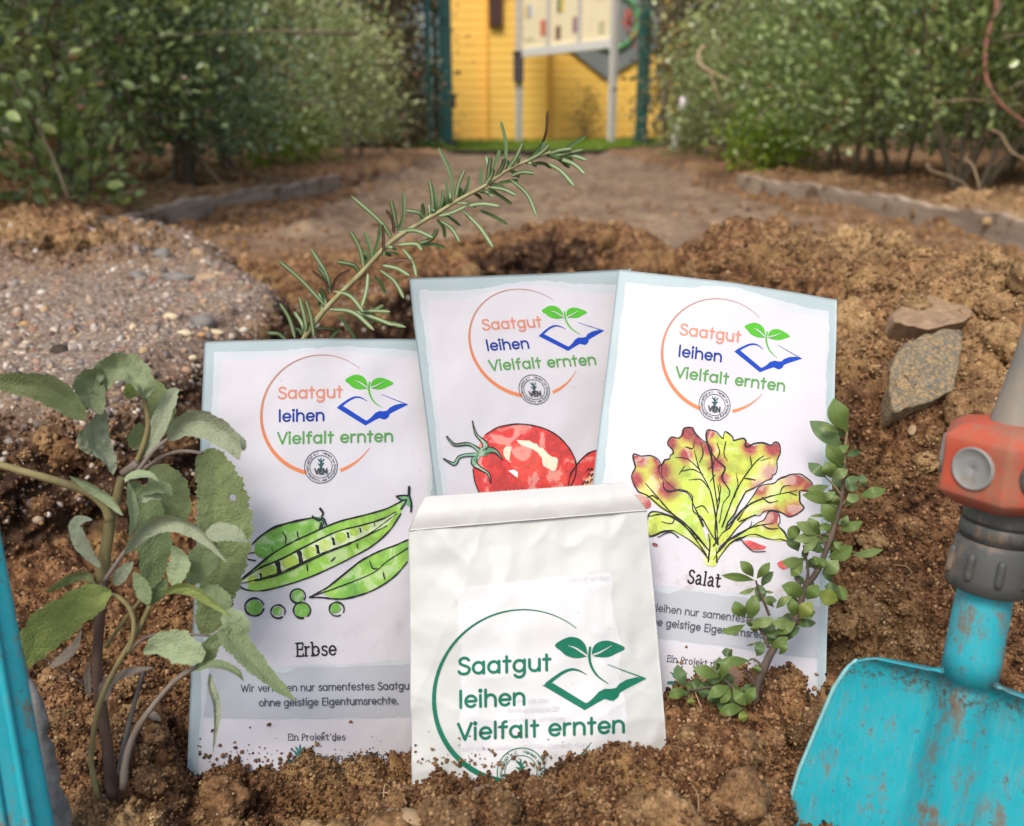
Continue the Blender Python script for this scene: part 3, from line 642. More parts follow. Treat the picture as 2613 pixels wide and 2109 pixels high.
class Frame:
    """logo units (ring radius 1, y up) -> photograph pixels"""
    def __init__(s, c, e1, e2): s.c, s.e1, s.e2 = (np.array(a, float) for a in (c, e1, e2)); s.k = np.sqrt(abs(s.e1[0]*s.e2[1]-s.e1[1]*s.e2[0]))
    def __call__(s, p): p = np.asarray(p, float); return s.c+p[:, :1]*s.e1+p[:, 1:]*s.e2
def L3(p): return (np.asarray(p, float)-[890, 575])/[400, -400]
RINGW = ([49, 90, 130, 180, 225, 256], [.008, .016, .026, .046, .062, .068])
def ring_path(a0, a1, n): a = np.radians(np.linspace(a0, a1, n)); return np.c_[np.cos(a), np.sin(a)]
BOOK = L3([(993, 530), (1188, 655), (1250, 622), (1283, 607), (1300, 614), (1322, 618), (1344, 602), (1352, 582), (1380, 566), (1475, 522), (1432, 513), (1385, 522), (1350, 540), (1334, 558), (1312, 562), (1282, 560), (1255, 572), (1228, 600), (1206, 618), (1193, 622), (1042, 522)])
LEAFL = L3([(1052, 348), (1090, 322), (1130, 312), (1170, 325), (1195, 355), (1203, 395), (1196, 408), (1150, 412), (1105, 398), (1080, 375)])
LEAFR = L3([(1226, 402), (1228, 370), (1250, 345), (1290, 337), (1330, 348), (1378, 376), (1340, 398), (1300, 414), (1258, 413)])
def logo(sheet, F, mats, parent, green=False):
    k = F.k; g = dict(mats)
    d = Decal(sheet); a = np.linspace(49, 256, 60)
    d.stroke(F(ring_path(49, 256, 60)), np.interp(a, *RINGW)*k, smooth=False, cap=False)
    a2 = np.linspace(289, 325, 16); d.stroke(F(ring_path(289, 325, 16)), np.linspace(.060, .008, 16)*k, smooth=False, cap=False)
    d.build('logo_ring', g['ring'], parent)
    for txt, x0, x1, y0, y1, m in (('Saatgut', -.71, .365, .285, .285, 'w1'), ('leihen', -.70, .065, -.10, -.10, 'w2'), ('Vielfalt ernten', -.72, 1.215, -.475, -.475, 'w3')):
        d = Decal(sheet); p = F([(x0, y0), (x1, y1)]); text(d, txt, p[0], p[1], .185*np.linalg.norm(F.e2), .034*k, up=F.e2/np.linalg.norm(F.e2)); d.build('lettering', g[m], parent)
    d = Decal(sheet); d.fill(F(BOOK), smooth=3, L=20) if False else d.fill(F(BOOK), L=20)
    d.stroke(F(L3([(1015, 527), (1050, 500), (1092, 474), (1130, 463), (1165, 471), (1200, 492)])), np.array([.05, .04, .036, .03, .02, .006])*k)
    d.stroke(F(L3([(1297, 448), (1380, 484), (1470, 521)])), np.array([.006, .012, .014])*k)
    d.build('book_emblem', g['book'], parent)
    d = Decal(sheet); d.fill(F(LEAFL), smooth=3, L=20); d.fill(F(LEAFR), smooth=3, L=20)
    d.stroke(F(L3([(1216, 366), (1212, 410), (1222, 455), (1250, 500), (1298, 537)])), np.array([.028, .032, .03, .022, .008])*k)
    d.build('sprout_emblem', g['sprout'], parent)
    d = Decal(sheet, .0004); d.stroke(F(L3([(1115, 352), (1150, 366), (1200, 402)])), np.array([.004, .018, .02])*k); d.stroke(F(L3([(1230, 400), (1265, 388), (1315, 362)])), np.array([.02, .018, .004])*k)
    d.build('leaf_vein', g['paper'], parent)
    # round seal at the foot of the ring
    c = np.array([0, -.875]); r = .275
    d = Decal(sheet, .0003); an = ring_path(0, 354, 40)
    for q, w in ((r, .012), (r*.68, .010)): d.stroke(F(c+an*q), w*k, closed=True, smooth=False)
    msg = 'Verein zur Erhaltung der Nutzpflanzenvielfalt e.V. \u2022 '; tot = sum(GLYPH[x][0] for x in msg); x = 0; rr_ = r*.78
    for ch in msg:
        adv, st = GLYPH[ch]
        for q in st:
            q = np.array(q); th = math.pi*.46-(q[:, 0]+x)/tot*2*math.pi; rad = rr_+q[:, 1]/7*r*.14
            d.stroke(F(c+np.c_[np.cos(th)*rad, np.sin(th)*rad]), .0075*k, smooth=False, cap=False, n=6)
        x += adv
    b = F(c+np.array([(-.105, -.115), (.105, -.115)])); text(d, 'VEN', b[0], b[1], .082*k, .024*k, up=F.e2/np.linalg.norm(F.e2))
    d.build('seal', g['seal'], parent)
    d = Decal(sheet, .00032); d.fill(F(c+np.array([(-.065, .06), (-.02, .05), (.0, .065), (.06, .06), (.03, .03), (.015, -.01), (.01, -.045), (-.005, -.065), (-.012, -.03), (-.03, .02)])), L=20)
    for q in ((-.05, .13), (0, .14), (.05, .125), (-.02, .115)): d.stroke(F(c+np.array([(0, .06), q])), .016*k)
    d.build('seal_root', g['root'], parent)

M_PAPER = N('packet paper'); _v = M_PAPER.noise(40, 4); M_PAPER.bump(M_PAPER.noise(260, 4, .6), .05, .0004); M_PAPER = M_PAPER.done(M_PAPER.mix(_v, (.345, .43, .455), (.39, .475, .50)), .55, .35)
def paper_mat(name, a, b): 
    n = N(name); n.bump(n.noise(120, 4, .6), .10, .0006); c = n.mix(n.noise(25, 5), a, b); low = n.step(n.sep(n.coord('Generated'))[2], .22, .02)
    sm = n.math('MULTIPLY', n.math('MULTIPLY', n.step(n.noise(110, 6, .75), .50, .68), low), .4); sp = n.math('MULTIPLY', n.step(n.noise(520, 3, .6), .70, .74), .35)
    c = n.mix(n.math('MAXIMUM', sm, sp), c, (.26, .18, .11)); return n.done(c, .6, .3)
M_PALE = paper_mat('pale print', (.49, .535, .575), (.535, .58, .615)); M_WHITE = paper_mat('white print', (.555, .552, .60), (.585, .582, .63)); M_BAND = paper_mat('grey print', (.40, .425, .47), (.445, .465, .51))
M_INKB = ink('black ink', (.025, .025, .03)); M_INKT = ink('grey text ink', (.065, .075, .095)); M_TEAL = ink('teal print', (.035, .17, .16), .3)
LOGO_C = {'w1': ink('salmon ink', (.58, .24, .17)), 'w2': ink('navy ink', (.018, .045, .26)), 'w3': ink('green ink', (.10, .29, .085)),
          'book': ink('blue ink', (.012, .058, .42)), 'sprout': ink('leaf green ink', (.085, .42, .035)), 'seal': ink('dark seal ink', (.05, .065, .075)), 'root': ink('seal root ink', (.03, .10, .10)), 'paper': M_WHITE}
_n = N('ring ink'); _z = _n.sep(_n.coord('Generated'))[2]; LOGO_C['ring'] = _n.done(_n.ramp(_z, [(0, (.66, .22, .09)), (.45, (.58, .20, .10)), (.9, (.42, .24, .20))]), .75, .2)
def wcol(name):
    n = N(name); v = n.noise(85, 4, .55, dist=1.2); w = n.noise(900, 3); c = n.attr('Col', 'Color')
    c = n.mix(n.step(v, .52, .62), c, n.mix(.28, c, (.85, .84, .72))); c = n.mix(n.step(v, .47, .38), c, n.mix(.30, c, (.05, .09, .02), 'MULTIPLY'))
    return n.done(n.mix(n.math('MULTIPLY', w, .3), c, n.mix(.5, c, (.8, .8, .78))), .75, .2)
M_WASH = wcol('watercolour wash')

def ragged(pts, amp, n=26, seed=0):
    """closed torn-paper outline in (s, t)"""
    rg = np.random.default_rng(seed); out = []
    for a, b in zip(pts, np.roll(pts, -1, 0)):
        a, b = np.array(a, float), np.array(b, float); m = max(3, int(n*np.linalg.norm((b-a)*[1, 2.1])))
        nn = np.array([-(b-a)[1]*2.1, (b-a)[0]/2.1]); nn = nn/np.linalg.norm(nn*[1, 2.1])
        q = np.interp(np.arange(m), np.arange(0, m+4, 4), rg.normal(0, 1, len(np.arange(0, m+4, 4))))*.8+rg.normal(0, .45, m)
        for i in range(m): out.append(a+(b-a)*i/m+nn*amp*q[i]*(0 if i == 0 else 1)*[1, 1])
    return np.array(out)
def packet(label, corners, bend, frame, seed):
    root = empty('seed_packet', P(*corners[2])); tag(root, label, 'seed packet', 'seed packets standing in the earth')
    sh = Sheet(*corners, bend); sh.body('envelope', M_PAPER, root)
    hump = lambda s: .022*np.exp(-((s-.50)/.20)**2)
    def top(t, lo, hi, n=15, h=1.0): s = np.linspace(lo, hi, n); return [(a, t-h*hump(a)-.004*math.sin(a*9+seed)) for a in s]
    d = Decal(sh, .00010); d.fill(ragged(top(.030, .040, .965, 15, .6)+[(.965, .40), (.957, .45), (.962, .985), (.04, .985), (.042, .5), (.036, .45)], .0035, 60, seed), st=True); d.build('pale_print', M_PALE, root)
    d = Decal(sh, .00016); d.fill(ragged(top(.050, .068, .955, 15, 1.15)+[(.957, .3), (.945, .36), (.946, .73), (.066, .748), (.064, .4), (.056, .3)], .0035, 60, seed+9), st=True); d.build('white_print', M_WHITE, root)
    return root, sh
def packet_text(root, sh, word, wspan=None):
    S = lambda *p: sh.px(np.array(p, float))
    d = Decal(sh, .00018); d.fill(ragged([(.066, .747), (.35, .757), (.4, .744), (.96, .740), (.962, .857), (.05, .857)], .0028, 50, 3), st=True); d.build('grey_band', M_BAND, root)
    d = Decal(sh, .00018); d.fill(ragged([(.05, .859), (.955, .859), (.955, .99), (.05, .99)], .0012, 30, 4), st=True); d.build('foot_print', M_WHITE, root)
    d = Decal(sh, .0003)
    p = S((.185, .799), (.872, .796)); capw = np.linalg.norm(p[1]-p[0])/424*17.5
    text(d, 'Wir verleihen nur samenfestes Saatgut', p[0], p[1], capw, 2.5)
    p = S((.252, .829), (.806, .827)); text(d, 'ohne geistige Eigentumsrechte.', p[0], p[1], capw, 2.5)
    d.build('lettering', M_INKT, root)
    d = Decal(sh, .0003); p = S((.365, .904), (.585, .903)); text(d, 'Ein Projekt des', p[0], p[1], capw*.88, 2.1, SLAB, True)
    p = S((.455, .951), (.975, .950)); text(d, 'Verein zur Erhaltung der', p[0], p[1], capw*1.1, 2.2); p = S((.455, .982), (.93, .981)); text(d, 'Nutzpflanzenvielfalt e.V.', p[0], p[1], capw*1.1, 2.2)
    d.build('lettering', M_INKT, root)
    d = Decal(sh, .0003); rg = np.random.default_rng(2); tl = lambda x, y: S((.41+x*.035, .942-y*.0165))[0]
    d.fill([tl(-1.1, -.6), tl(1.3, -.6), tl(1.1, -.25), tl(.5, -.1), tl(0, -.2), tl(-.6, -.1), tl(-1.1, -.25)], L=20)
    d.stroke([tl(0, -.5), tl(0, .6), tl(.05, 1.2)], 4)
    for x, y in ((-.9, 1.0), (-.55, 1.5), (0, 1.8), (.55, 1.5), (.95, 1.0), (-.6, .55), (.65, .6)):
        d.stroke([tl(0, .2), tl(x*.55, y*.75), tl(x, y)], [1.5, 6, 1]); 
    d.build('plant_emblem', M_TEAL, root)
    if word:
        d = Decal(sh, .0003); txt, p0, p1, cap, wt = word; text(d, txt, p0, p1, cap, wt, SLAB, True); d.build('lettering', M_INKB, root)
def Z3(p): return np.array([480, 840])+.38027*np.asarray(p, float)
def Z4(p): return np.array([480, 1450])+.3796*np.asarray(p, float)
def Z5(p): return np.array([1020, 680])+.34562*np.asarray(p, float)
def Z6(p): return np.array([1000, 1200])+.52378*np.asarray(p, float)
def Z7(p): return np.array([1500, 680])+.44360*np.asarray(p, float)
def Z8(p): return np.array([1600, 1400])+.40829*np.asarray(p, float)
def noise_bend(k, a1, a2, f): return lambda st: a1*fbm(np.c_[st[:, 0]*3, st[:, 1]*6, np.full(len(st), k)], 2, k)+a2*fbm(np.c_[st[:, 0]*f, st[:, 1]*f*2, np.full(len(st), k*1.7)], 3, k+5)

# --- the pea packet
b1 = noise_bend(3, .0024, .0007, 6)
pk1, sh1 = packet('seed packet with drawn pea pods and the word Erbse, leftmost of the three', [(521, 872, .372), (1116, 866, .408), (476, 2004, .350), (1127, 1992, .394)], lambda st: b1(st)+.004*np.sin(math.pi*st[:, 0])-.004*(1-st[:, 0])**6*st[:, 1], None, 1)
logo(sh1, Frame((818.5, 1058.7), (152, -3.5), (0, -152)), LOGO_C, pk1)
packet_text(pk1, sh1, ('Erbse', Z4([(733, 592)])[0], Z4([(1000, 582)])[0], 33, 4.6))
PG = [s2l(c) for c in ((118, 180, 40), (150, 200, 60), (88, 160, 40), (60, 140, 60), (185, 205, 70), (40, 120, 75))]
def gcol(i, j=None, f=60):
    def fn(v):
        t = np.clip(.5+.9*fbm(np.c_[v/f, np.full(len(v), i*3.7)], 2, i), 0, 1)[:, None]; return np.array(PG[i])*(1-t)+np.array(PG[j if j is not None else i])*t
    return fn
d = Decal(sh1, .00024)
POD = Z3([(330, 1702), (430, 1618), (560, 1512), (680, 1440), (800, 1382), (1000, 1296), (1200, 1244), (1330, 1205), (1440, 1150), (1425, 1240), (1350, 1350), (1240, 1450), (1100, 1530), (960, 1600), (800, 1670), (640, 1722), (500, 1755), (400, 1752), (345, 1730)])
BACK = Z3([(345, 1492), (420, 1450), (480, 1395), (560, 1340), (640, 1310), (740, 1285), (840, 1268), (905, 1290), (895, 1330), (830, 1375), (700, 1435), (580, 1500), (520, 1545), (440, 1500), (350, 1515)])
LOW = np.vstack([Z4([(815, 195), (880, 160), (940, 125)]), Z3([(1050, 1640), (1150, 1560), (1230, 1515), (1300, 1482), (1390, 1450), (1470, 1416), (1580, 1390), (1545, 1470), (1470, 1560)]), Z4([(1400, 40), (1310, 110), (1200, 165), (1080, 200), (1000, 208), (900, 198)])])
d.fill(BACK[2:14], smooth=2, colfn=gcol(2, 0)); d.fill(POD[1:-1], smooth=2, colfn=gcol(0, 1)); d.fill(LOW[1:-1], smooth=2, colfn=gcol(2, 1))
d.build('green_wash', M_WASH, pk1)
d = Decal(sh1, .00030); INN = Z3([(350, 1690), (480, 1605), (620, 1545), (780, 1462), (900, 1402), (1020, 1352), (1160, 1318), (1300, 1275), (1390, 1228), (1330, 1320), (1200, 1385), (1050, 1452), (900, 1515), (760, 1580), (600, 1650), (450, 1690)])
d.fill(INN, smooth=2, col=s2l((200, 222, 170))); d.build('pod_inside', M_WASH, pk1)
d = Decal(sh1, .00036)
for x, y, r in ((540, 1632, 56), (682, 1562, 54), (818, 1502, 47), (915, 1450, 42), (1022, 1398, 38), (1112, 1358, 32), (1192, 1330, 24), (432, 1680, 30)):
    d.fill(Z3(np.array([x, y])+ring_path(0, 345, 16)*[r*1.05, r*.92]), colfn=gcol(1, 4, 30))
for x, y, r in ((445, 262, 52), (600, 290, 30), (735, 187, 42), (763, 283, 48), (990, 268, 36)):
    d.fill(Z4(np.array([x, y])+ring_path(0, 345, 16)*r), colfn=gcol(0, 2, 25), wob=1)
d.fill(Z3([(1400, 1120), (1440, 1118), (1478, 1112), (1490, 1150), (1500, 1215), (1482, 1190), (1450, 1175), (1425, 1205), (1438, 1150)]), col=s2l((70, 150, 95))); d.fill(Z3([(835, 1258), (880, 1262), (905, 1268), (925, 1310), (905, 1320), (880, 1340), (890, 1300)]), col=s2l((70, 150, 95)))
d.build('pea_wash', M_WASH, pk1)
d = Decal(sh1, .00042); w = 4.0
d.stroke(POD[:9], [3, 5, 4, 5, 4, 3.5, 4, 4], wob=.2); d.stroke(POD[9:], [3, 4, 3, 4, 4, 3.5, 5], wob=.2); d.stroke(INN[:9], [3, 4.5, 5, 3, 4, 3], wob=.2); d.stroke(INN[9:], [2, 4, 3, 4.5, 4], wob=.2)
d.stroke(Z3([(345, 1712), (620, 1630), (900, 1505), (1180, 1392), (1395, 1240)]), [2, 3, 3, 2], wob=.2)
d.stroke(BACK[:9], [3, 4, 5.5, 5, 4, 3], wob=.2); d.stroke(BACK[13:], 3); d.stroke(Z3([(375, 1540), (450, 1555)]), 4)
d.stroke(LOW[:11], [5, 4, 3.5, 4], wob=.2); d.stroke(np.vstack([LOW[11:], LOW[:1]]), [3, 4, 4, 4], wob=.2); d.stroke(np.vstack([Z4([(820, 192), (1000, 130)]), Z3([(1230, 1640), (1330, 1560), (1470, 1470)])]), [3, 2.5, 3], wob=.2)
for x, y, s_ in ((603, 1602, 26), (748, 1530, 24), (866, 1478, 17), (972, 1425, 14), (1070, 1383, 11), (1153, 1350, 9), (487, 1660, 12)): d.fill(Z3(np.array([x, y])+np.array([(-s_, -s_*1.8), (s_*.5, -s_*1.5), (s_*.6, 0), (s_*1.0, s_*1.6), (-s_*.2, s_*1.7), (-s_*.4, 0)])), smooth=2)
for x, y, r in ((445, 262, 64), (603, 292, 48), (735, 187, 51), (763, 283, 57), (996, 275, 50)): d.stroke(Z4(np.array([x, y])+ring_path(r*3 % 90, 330+r*3 % 90, 18)*[r, r*.93]), [5, 3.5, 4.5, 3], wob=.2)
d.stroke(Z3([(1480, 1062), (1478, 1115)]), 7); d.stroke(Z3([(1395, 1122), (1440, 1117), (1478, 1120)]), 4); d.stroke(Z3([(1395, 1125), (1430, 1148), (1462, 1150), (1425, 1208)]), 4); d.stroke(Z3([(1482, 1120), (1495, 1170), (1492, 1225)]), 5)
d.stroke(Z3([(885, 1207), (903, 1235), (893, 1262)]), [7, 4]); d.stroke(Z3([(832, 1256), (870, 1285), (905, 1270), (925, 1312)]), 4.5); d.stroke(Z3([(880, 1342), (893, 1300)]), 4)
for q in ([(630, 1360), (655, 1400), (648, 1445)], [(730, 1355), (735, 1400)], [(560, 1470), (565, 1490)], [(955, 1560), (985, 1530)], [(795, 1580), (800, 1625)], [(1130, 1440), (1135, 1470)], [(1245, 1300), (1250, 1320)], [(1215, 1555), (1235, 1605), (1265, 1605)], [(1305, 1630), (1315, 1680)]): d.stroke(Z3(q), [2, 4, 2])
d.build('ink_drawing', M_INKB, pk1)

# --- the tomato packet
b2 = noise_bend(8, .0018, .0006, 6)
pk2, sh2 = packet('seed packet with a drawn red tomato, between the pea and lettuce packets', [(1042, 711, .388), (1604, 688, .414), (1182, 1830, .398), (1567, 1830, .43)], lambda st: b2(st)-.002*np.sin(math.pi*st[:, 0])+.003*np.exp(-((st[:, 1])/.06)**2)*(st[:, 0]-.5)**2*4, None, 2)
logo(sh2, Frame((1339.7, 875.3), (140, -8.5), (-26, -136.5)), LOGO_C, pk2)
packet_text(pk2, sh2, ('Tomate', sh2.px([(.39, .735)])[0], sh2.px([(.62, .733)])[0], 30, 4.4)) if False else packet_text(pk2, sh2, None)
RED = [s2l(c) for c in ((205, 14, 18), (214, 26, 22), (226, 66, 44), (246, 190, 130))]
def rcol(i, j, f=50, k=0): return lambda v: (lambda t: np.array(RED[i])*(1-t)+np.array(RED[j])*t)(np.clip(.5+1.0*fbm(np.c_[v/f, np.full(len(v), k+.5)], 3, k), 0, 1)[:, None])
TOM = [(585, 1672), (552, 1590), (538, 1500), (555, 1400), (590, 1310), (630, 1240), (720, 1188), (800, 1170), (880, 1163), (970, 1172), (1050, 1192), (1130, 1228), (1200, 1285), (1260, 1362), (1296, 1450), (1290, 1550), (1250, 1640), (1150, 1760), (950, 1850), (750, 1820), (640, 1750)]
d = Decal(sh2, .00024); d.fill(Z5(TOM), smooth=2, colfn=rcol(0, 1, 40, 3)); d.build('tomato_wash', M_WASH, pk2)
d = Decal(sh2, .0003); d.fill(Z5([(700, 1330), (780, 1300), (880, 1290), (1000, 1310), (1080, 1390), (1170, 1440), (1240, 1560), (1180, 1650), (1050, 1600), (980, 1560), (900, 1600), (850, 1560), (800, 1440), (720, 1400)]), smooth=3, wob=1.2, colfn=rcol(1, 2, 26, 8))
d.fill(Z5([(1240, 1680), (1250, 1560), (1290, 1482), (1370, 1392), (1450, 1360), (1640, 1380), (1640, 1700), (1400, 1800)]), smooth=2, colfn=rcol(0, 1, 40, 5)); d.build('light_wash', M_WASH, pk2)
d = Decal(sh2, .00036)
d.fill(Z5([(860, 1285), (960, 1292), (1030, 1330), (1100, 1392), (1165, 1425), (1155, 1500), (1120, 1510), (1065, 1470), (1035, 1400), (960, 1345), (900, 1320)]), smooth=3, wob=1.5, col=(.86, .74, .55)); d.fill(Z5([(760, 1350), (820, 1330), (800, 1440), (830, 1440), (780, 1420)]), smooth=2, wob=1, col=(.85, .68, .5)); d.fill(Z5([(840, 1500), (870, 1520), (870, 1560), (855, 1550), (800, 1510)]), wob=1, col=(.84, .82, .84))
d.fill(Z5([(1345, 1700), (1362, 1600), (1398, 1535), (1445, 1500), (1640, 1490), (1640, 1700)]), smooth=2, col=(.86, .40, .22)); d.build('highlight_wash', M_WASH, pk2)
SEP = [([(600, 1380), (630, 1320), (600, 1280), (565, 1245), (545, 1195), (535, 1142)], [16, 20, 12, 8, 5, 2]), ([(600, 1380), (560, 1340), (500, 1310), (410, 1318), (370, 1290), (345, 1255)], [16, 12, 10, 8, 7, 4]),
       ([(590, 1390), (520, 1390), (440, 1405), (405, 1455), (375, 1450), (320, 1420)], [16, 12, 10, 12, 8, 3]), ([(600, 1385), (660, 1355), (710, 1370), (755, 1425)], [16, 22, 12, 3]), ([(560, 1390), (545, 1450), (590, 1490), (650, 1530), (668, 1600)], [18, 22, 12, 9, 2])]
d = Decal(sh2, .00042)
for q, w_ in SEP: d.stroke(Z5(q), np.array(w_)*.62, col=s2l((120, 165, 135)))
d.fill(Z5([(560, 1400), (600, 1330), (640, 1330), (690, 1355), (630, 1400), (590, 1400), (560, 1470), (525, 1450)]), smooth=2, col=s2l((70, 135, 95))); d.build('calyx_wash', M_WASH, pk2)
d = Decal(sh2, .00048); d.stroke(Z5(TOM[5:17]), [2, 2.5, 3, 3, 2.5, 3.5, 3], wob=.2); d.stroke(Z5(TOM[:3]), 3); d.stroke(Z5([(1240, 1680), (1250, 1560), (1290, 1482), (1370, 1392), (1450, 1358), (1560, 1360)]), 3, wob=.2)
for q, w_ in SEP:
    c_ = catmull(Z5(q), 30); t_ = np.gradient(c_, axis=0); t_ /= np.linalg.norm(t_, axis=1)[:, None]; w2 = np.interp(np.linspace(0, 1, 30), np.linspace(0, 1, len(w_)), w_)*.33
    for sg in (-1, 1): d.stroke((c_+sg*np.c_[-t_[:, 1], t_[:, 0]]*w2[:, None])[3:], [2, 3, 2], smooth=False, wob=.2)
for x, y in ((1365, 1595), (1400, 1540), (1420, 1580), (1395, 1500)): d.stroke(Z5(np.array([x, y])+np.array([(-20, 15), (-5, -12), (8, 10), (18, -14), (26, 8)])), [2, 3, 2])
d.build('ink_drawing', M_INKB, pk2)

# --- the lettuce packet
b3 = noise_bend(14, .0020, .0006, 5)
pk3, sh3 = packet('seed packet with a drawn red-edged lettuce and the word Salat, rightmost of the three', [(1578, 687, .398), (2136, 765, .396), (1447, 1772, .358), (2104, 1852, .364)], lambda st: b3(st)+.0025*np.sin(math.pi*st[:, 0]), None, 3)
logo(sh3, Frame((1833.6, 908.5), (144, 18.5), (12.4, -144)), LOGO_C, pk3)
packet_text(pk3, sh3, ('Salat', Z8([(378, 215)])[0], Z8([(578, 244)])[0], 33, 4.8))
LET = [[(735, 1600), (730, 1480), (735, 1380), (722, 1250), (705, 1120), (680, 1010), (690, 945), (735, 958), (775, 1000), (785, 958), (825, 985), (835, 1010), (880, 992), (905, 1010), (910, 1045), (990, 1020), (1050, 1035), (1080, 1018), (1105, 1050), (1085, 1130), (1070, 1200), (1045, 1230), (975, 1265), (900, 1320), (850, 1400), (790, 1510)],
       [(690, 1640), (620, 1560), (540, 1470), (430, 1400), (345, 1330), (285, 1300), (250, 1225), (268, 1170), (262, 1092), (320, 1100), (360, 1095), (410, 1130), (425, 1215), (500, 1290), (570, 1310), (610, 1390), (660, 1500)],
       [(690, 1690), (620, 1610), (520, 1540), (440, 1528), (352, 1560), (340, 1440), (400, 1418), (490, 1450), (580, 1510), (660, 1600)],
       [(725, 1620), (770, 1540), (850, 1455), (930, 1350), (990, 1270), (1060, 1250), (1095, 1235), (1150, 1208), (1220, 1205), (1275, 1240), (1290, 1290), (1225, 1300), (1215, 1360), (1235, 1400), (1160, 1445), (1090, 1410), (1000, 1420), (930, 1450), (860, 1500), (790, 1580)],
       [(715, 1690), (760, 1620), (850, 1545), (950, 1490), (1010, 1455), (1040, 1415), (1095, 1430), (1085, 1490), (1120, 1530), (1140, 1580), (1060, 1575), (960, 1555), (870, 1565), (800, 1620), (745, 1690)],
       [(742, 1600), (690, 1520), (650, 1450), (600, 1410), (590, 1320), (530, 1285), (480, 1300), (440, 1290), (425, 1240), (408, 1180), (430, 1125), (470, 1105), (480, 1060), (455, 1025), (475, 988), (528, 995), (545, 940), (598, 935), (620, 975), (655, 1005), (695, 1035), (712, 1085), (745, 1130), (783, 1165), (770, 1230), (795, 1270), (810, 1320), (770, 1380), (748, 1480)],
       [(668, 1705), (690, 1600), (690, 1540), (750, 1540), (742, 1640), (735, 1715), (700, 1725)]]
REDP = [(575, 945, 75), (470, 1020, 60), (420, 1180, 70), (455, 1280, 70), (640, 1000, 60), (740, 1140, 60), (560, 1090, 50), (690, 1050, 50), (265, 1230, 70), (300, 1110, 60), (400, 1110, 45), (1070, 1040, 75), (930, 1045, 55), (1045, 1190, 60), (1190, 1215, 90), (1270, 1280, 60), (1185, 1420, 75), (1055, 1440, 75), (985, 1280, 60), (780, 1225, 45), (700, 960, 40)]
REDP = [(*Z7([(a, b)])[0], r*.4436) for a, b, r in REDP]
LGN = [np.array(s2l(c)) for c in ((196, 204, 60), (158, 192, 70), (208, 190, 50), (190, 70, 62), (150, 38, 44))]
def lcol(k):
    def fn(v):
        t = np.clip(.5+.9*fbm(np.c_[v/45, np.full(len(v), k*2.3)], 3, k), 0, 1)[:, None]; c = LGN[0]*(1-t)+LGN[1]*t
        r = np.zeros(len(v))
        for a, b, q in REDP: r = np.maximum(r, np.exp(-((v[:, 0]-a)**2+(v[:, 1]-b)**2)/(q*q)*1.3))
        r = np.clip(r*1.6-.12+.5*fbm(np.c_[v/16, np.full(len(v), k)], 2, 3+k)*r, 0, 1)[:, None]; rc = LGN[3]*(1-r)+LGN[4]*r
        return c*(1-r)+rc*r
    return fn
d = Decal(sh3, .00024)
for i, q in enumerate(LET):
    d.fill(Z7(q), smooth=2, L=9, colfn=lcol(i), wob=.8); d.k += 6
d.fill(Z7([(243, 1320), (300, 1315), (355, 1345), (360, 1385), (320, 1395), (275, 1360)]), smooth=2, col=s2l((165, 60, 55))); d.fill(Z7([(890, 1585), (930, 1578), (985, 1600), (1025, 1615), (990, 1632), (930, 1625)]), smooth=2, col=s2l((205, 60, 62))); d.fill(Z7([(375, 1590), (400, 1600), (395, 1615), (370, 1605)]), smooth=2, col=s2l((130, 40, 40)))
d.fill(Z7([(1085, 1710), (1130, 1690), (1160, 1720), (1120, 1745)]), smooth=2, col=s2l((205, 60, 62)))
d.build('lettuce_wash', M_WASH, pk3)
d = Decal(sh3, .00044); rg = np.random.default_rng(5)
for i, q in enumerate(LET[:6]):
    o_ = catmull(np.array(q, float), len(q)*4); o_ = o_+np.interp(np.arange(len(o_)), np.arange(0, len(o_)+2, 2), rg.normal(0, 1, len(np.arange(0, len(o_)+2, 2))))[:, None]*np.array([4, 4])+[3, -4]
    d.stroke(Z7(o_), rg.uniform(2, 4.6, 14), smooth=False, wob=.25)
MID = [[(745, 1600), (735, 1460), (700, 1290), (640, 1170), (610, 1060)], [(770, 1500), (830, 1340), (880, 1240), (960, 1130), (1010, 1090)], [(690, 1630), (600, 1520), (480, 1420), (400, 1330), (330, 1250)], [(680, 1660), (560, 1500), (440, 1430), (345, 1440)], [(790, 1510), (900, 1390), (1030, 1330), (1200, 1290)], [(740, 1650), (830, 1560), (950, 1500), (1060, 1480)], [(690, 1700), (700, 1600), (690, 1540)], [(740, 1700), (735, 1620)], [(860, 1460), (930, 1370), (1050, 1320)], [(745, 1400), (755, 1330), (745, 1260)], [(870, 1470), (960, 1430)]]
for q in MID: d.stroke(Z7(q), [4, 3.5, 3, 2], wob=.2)
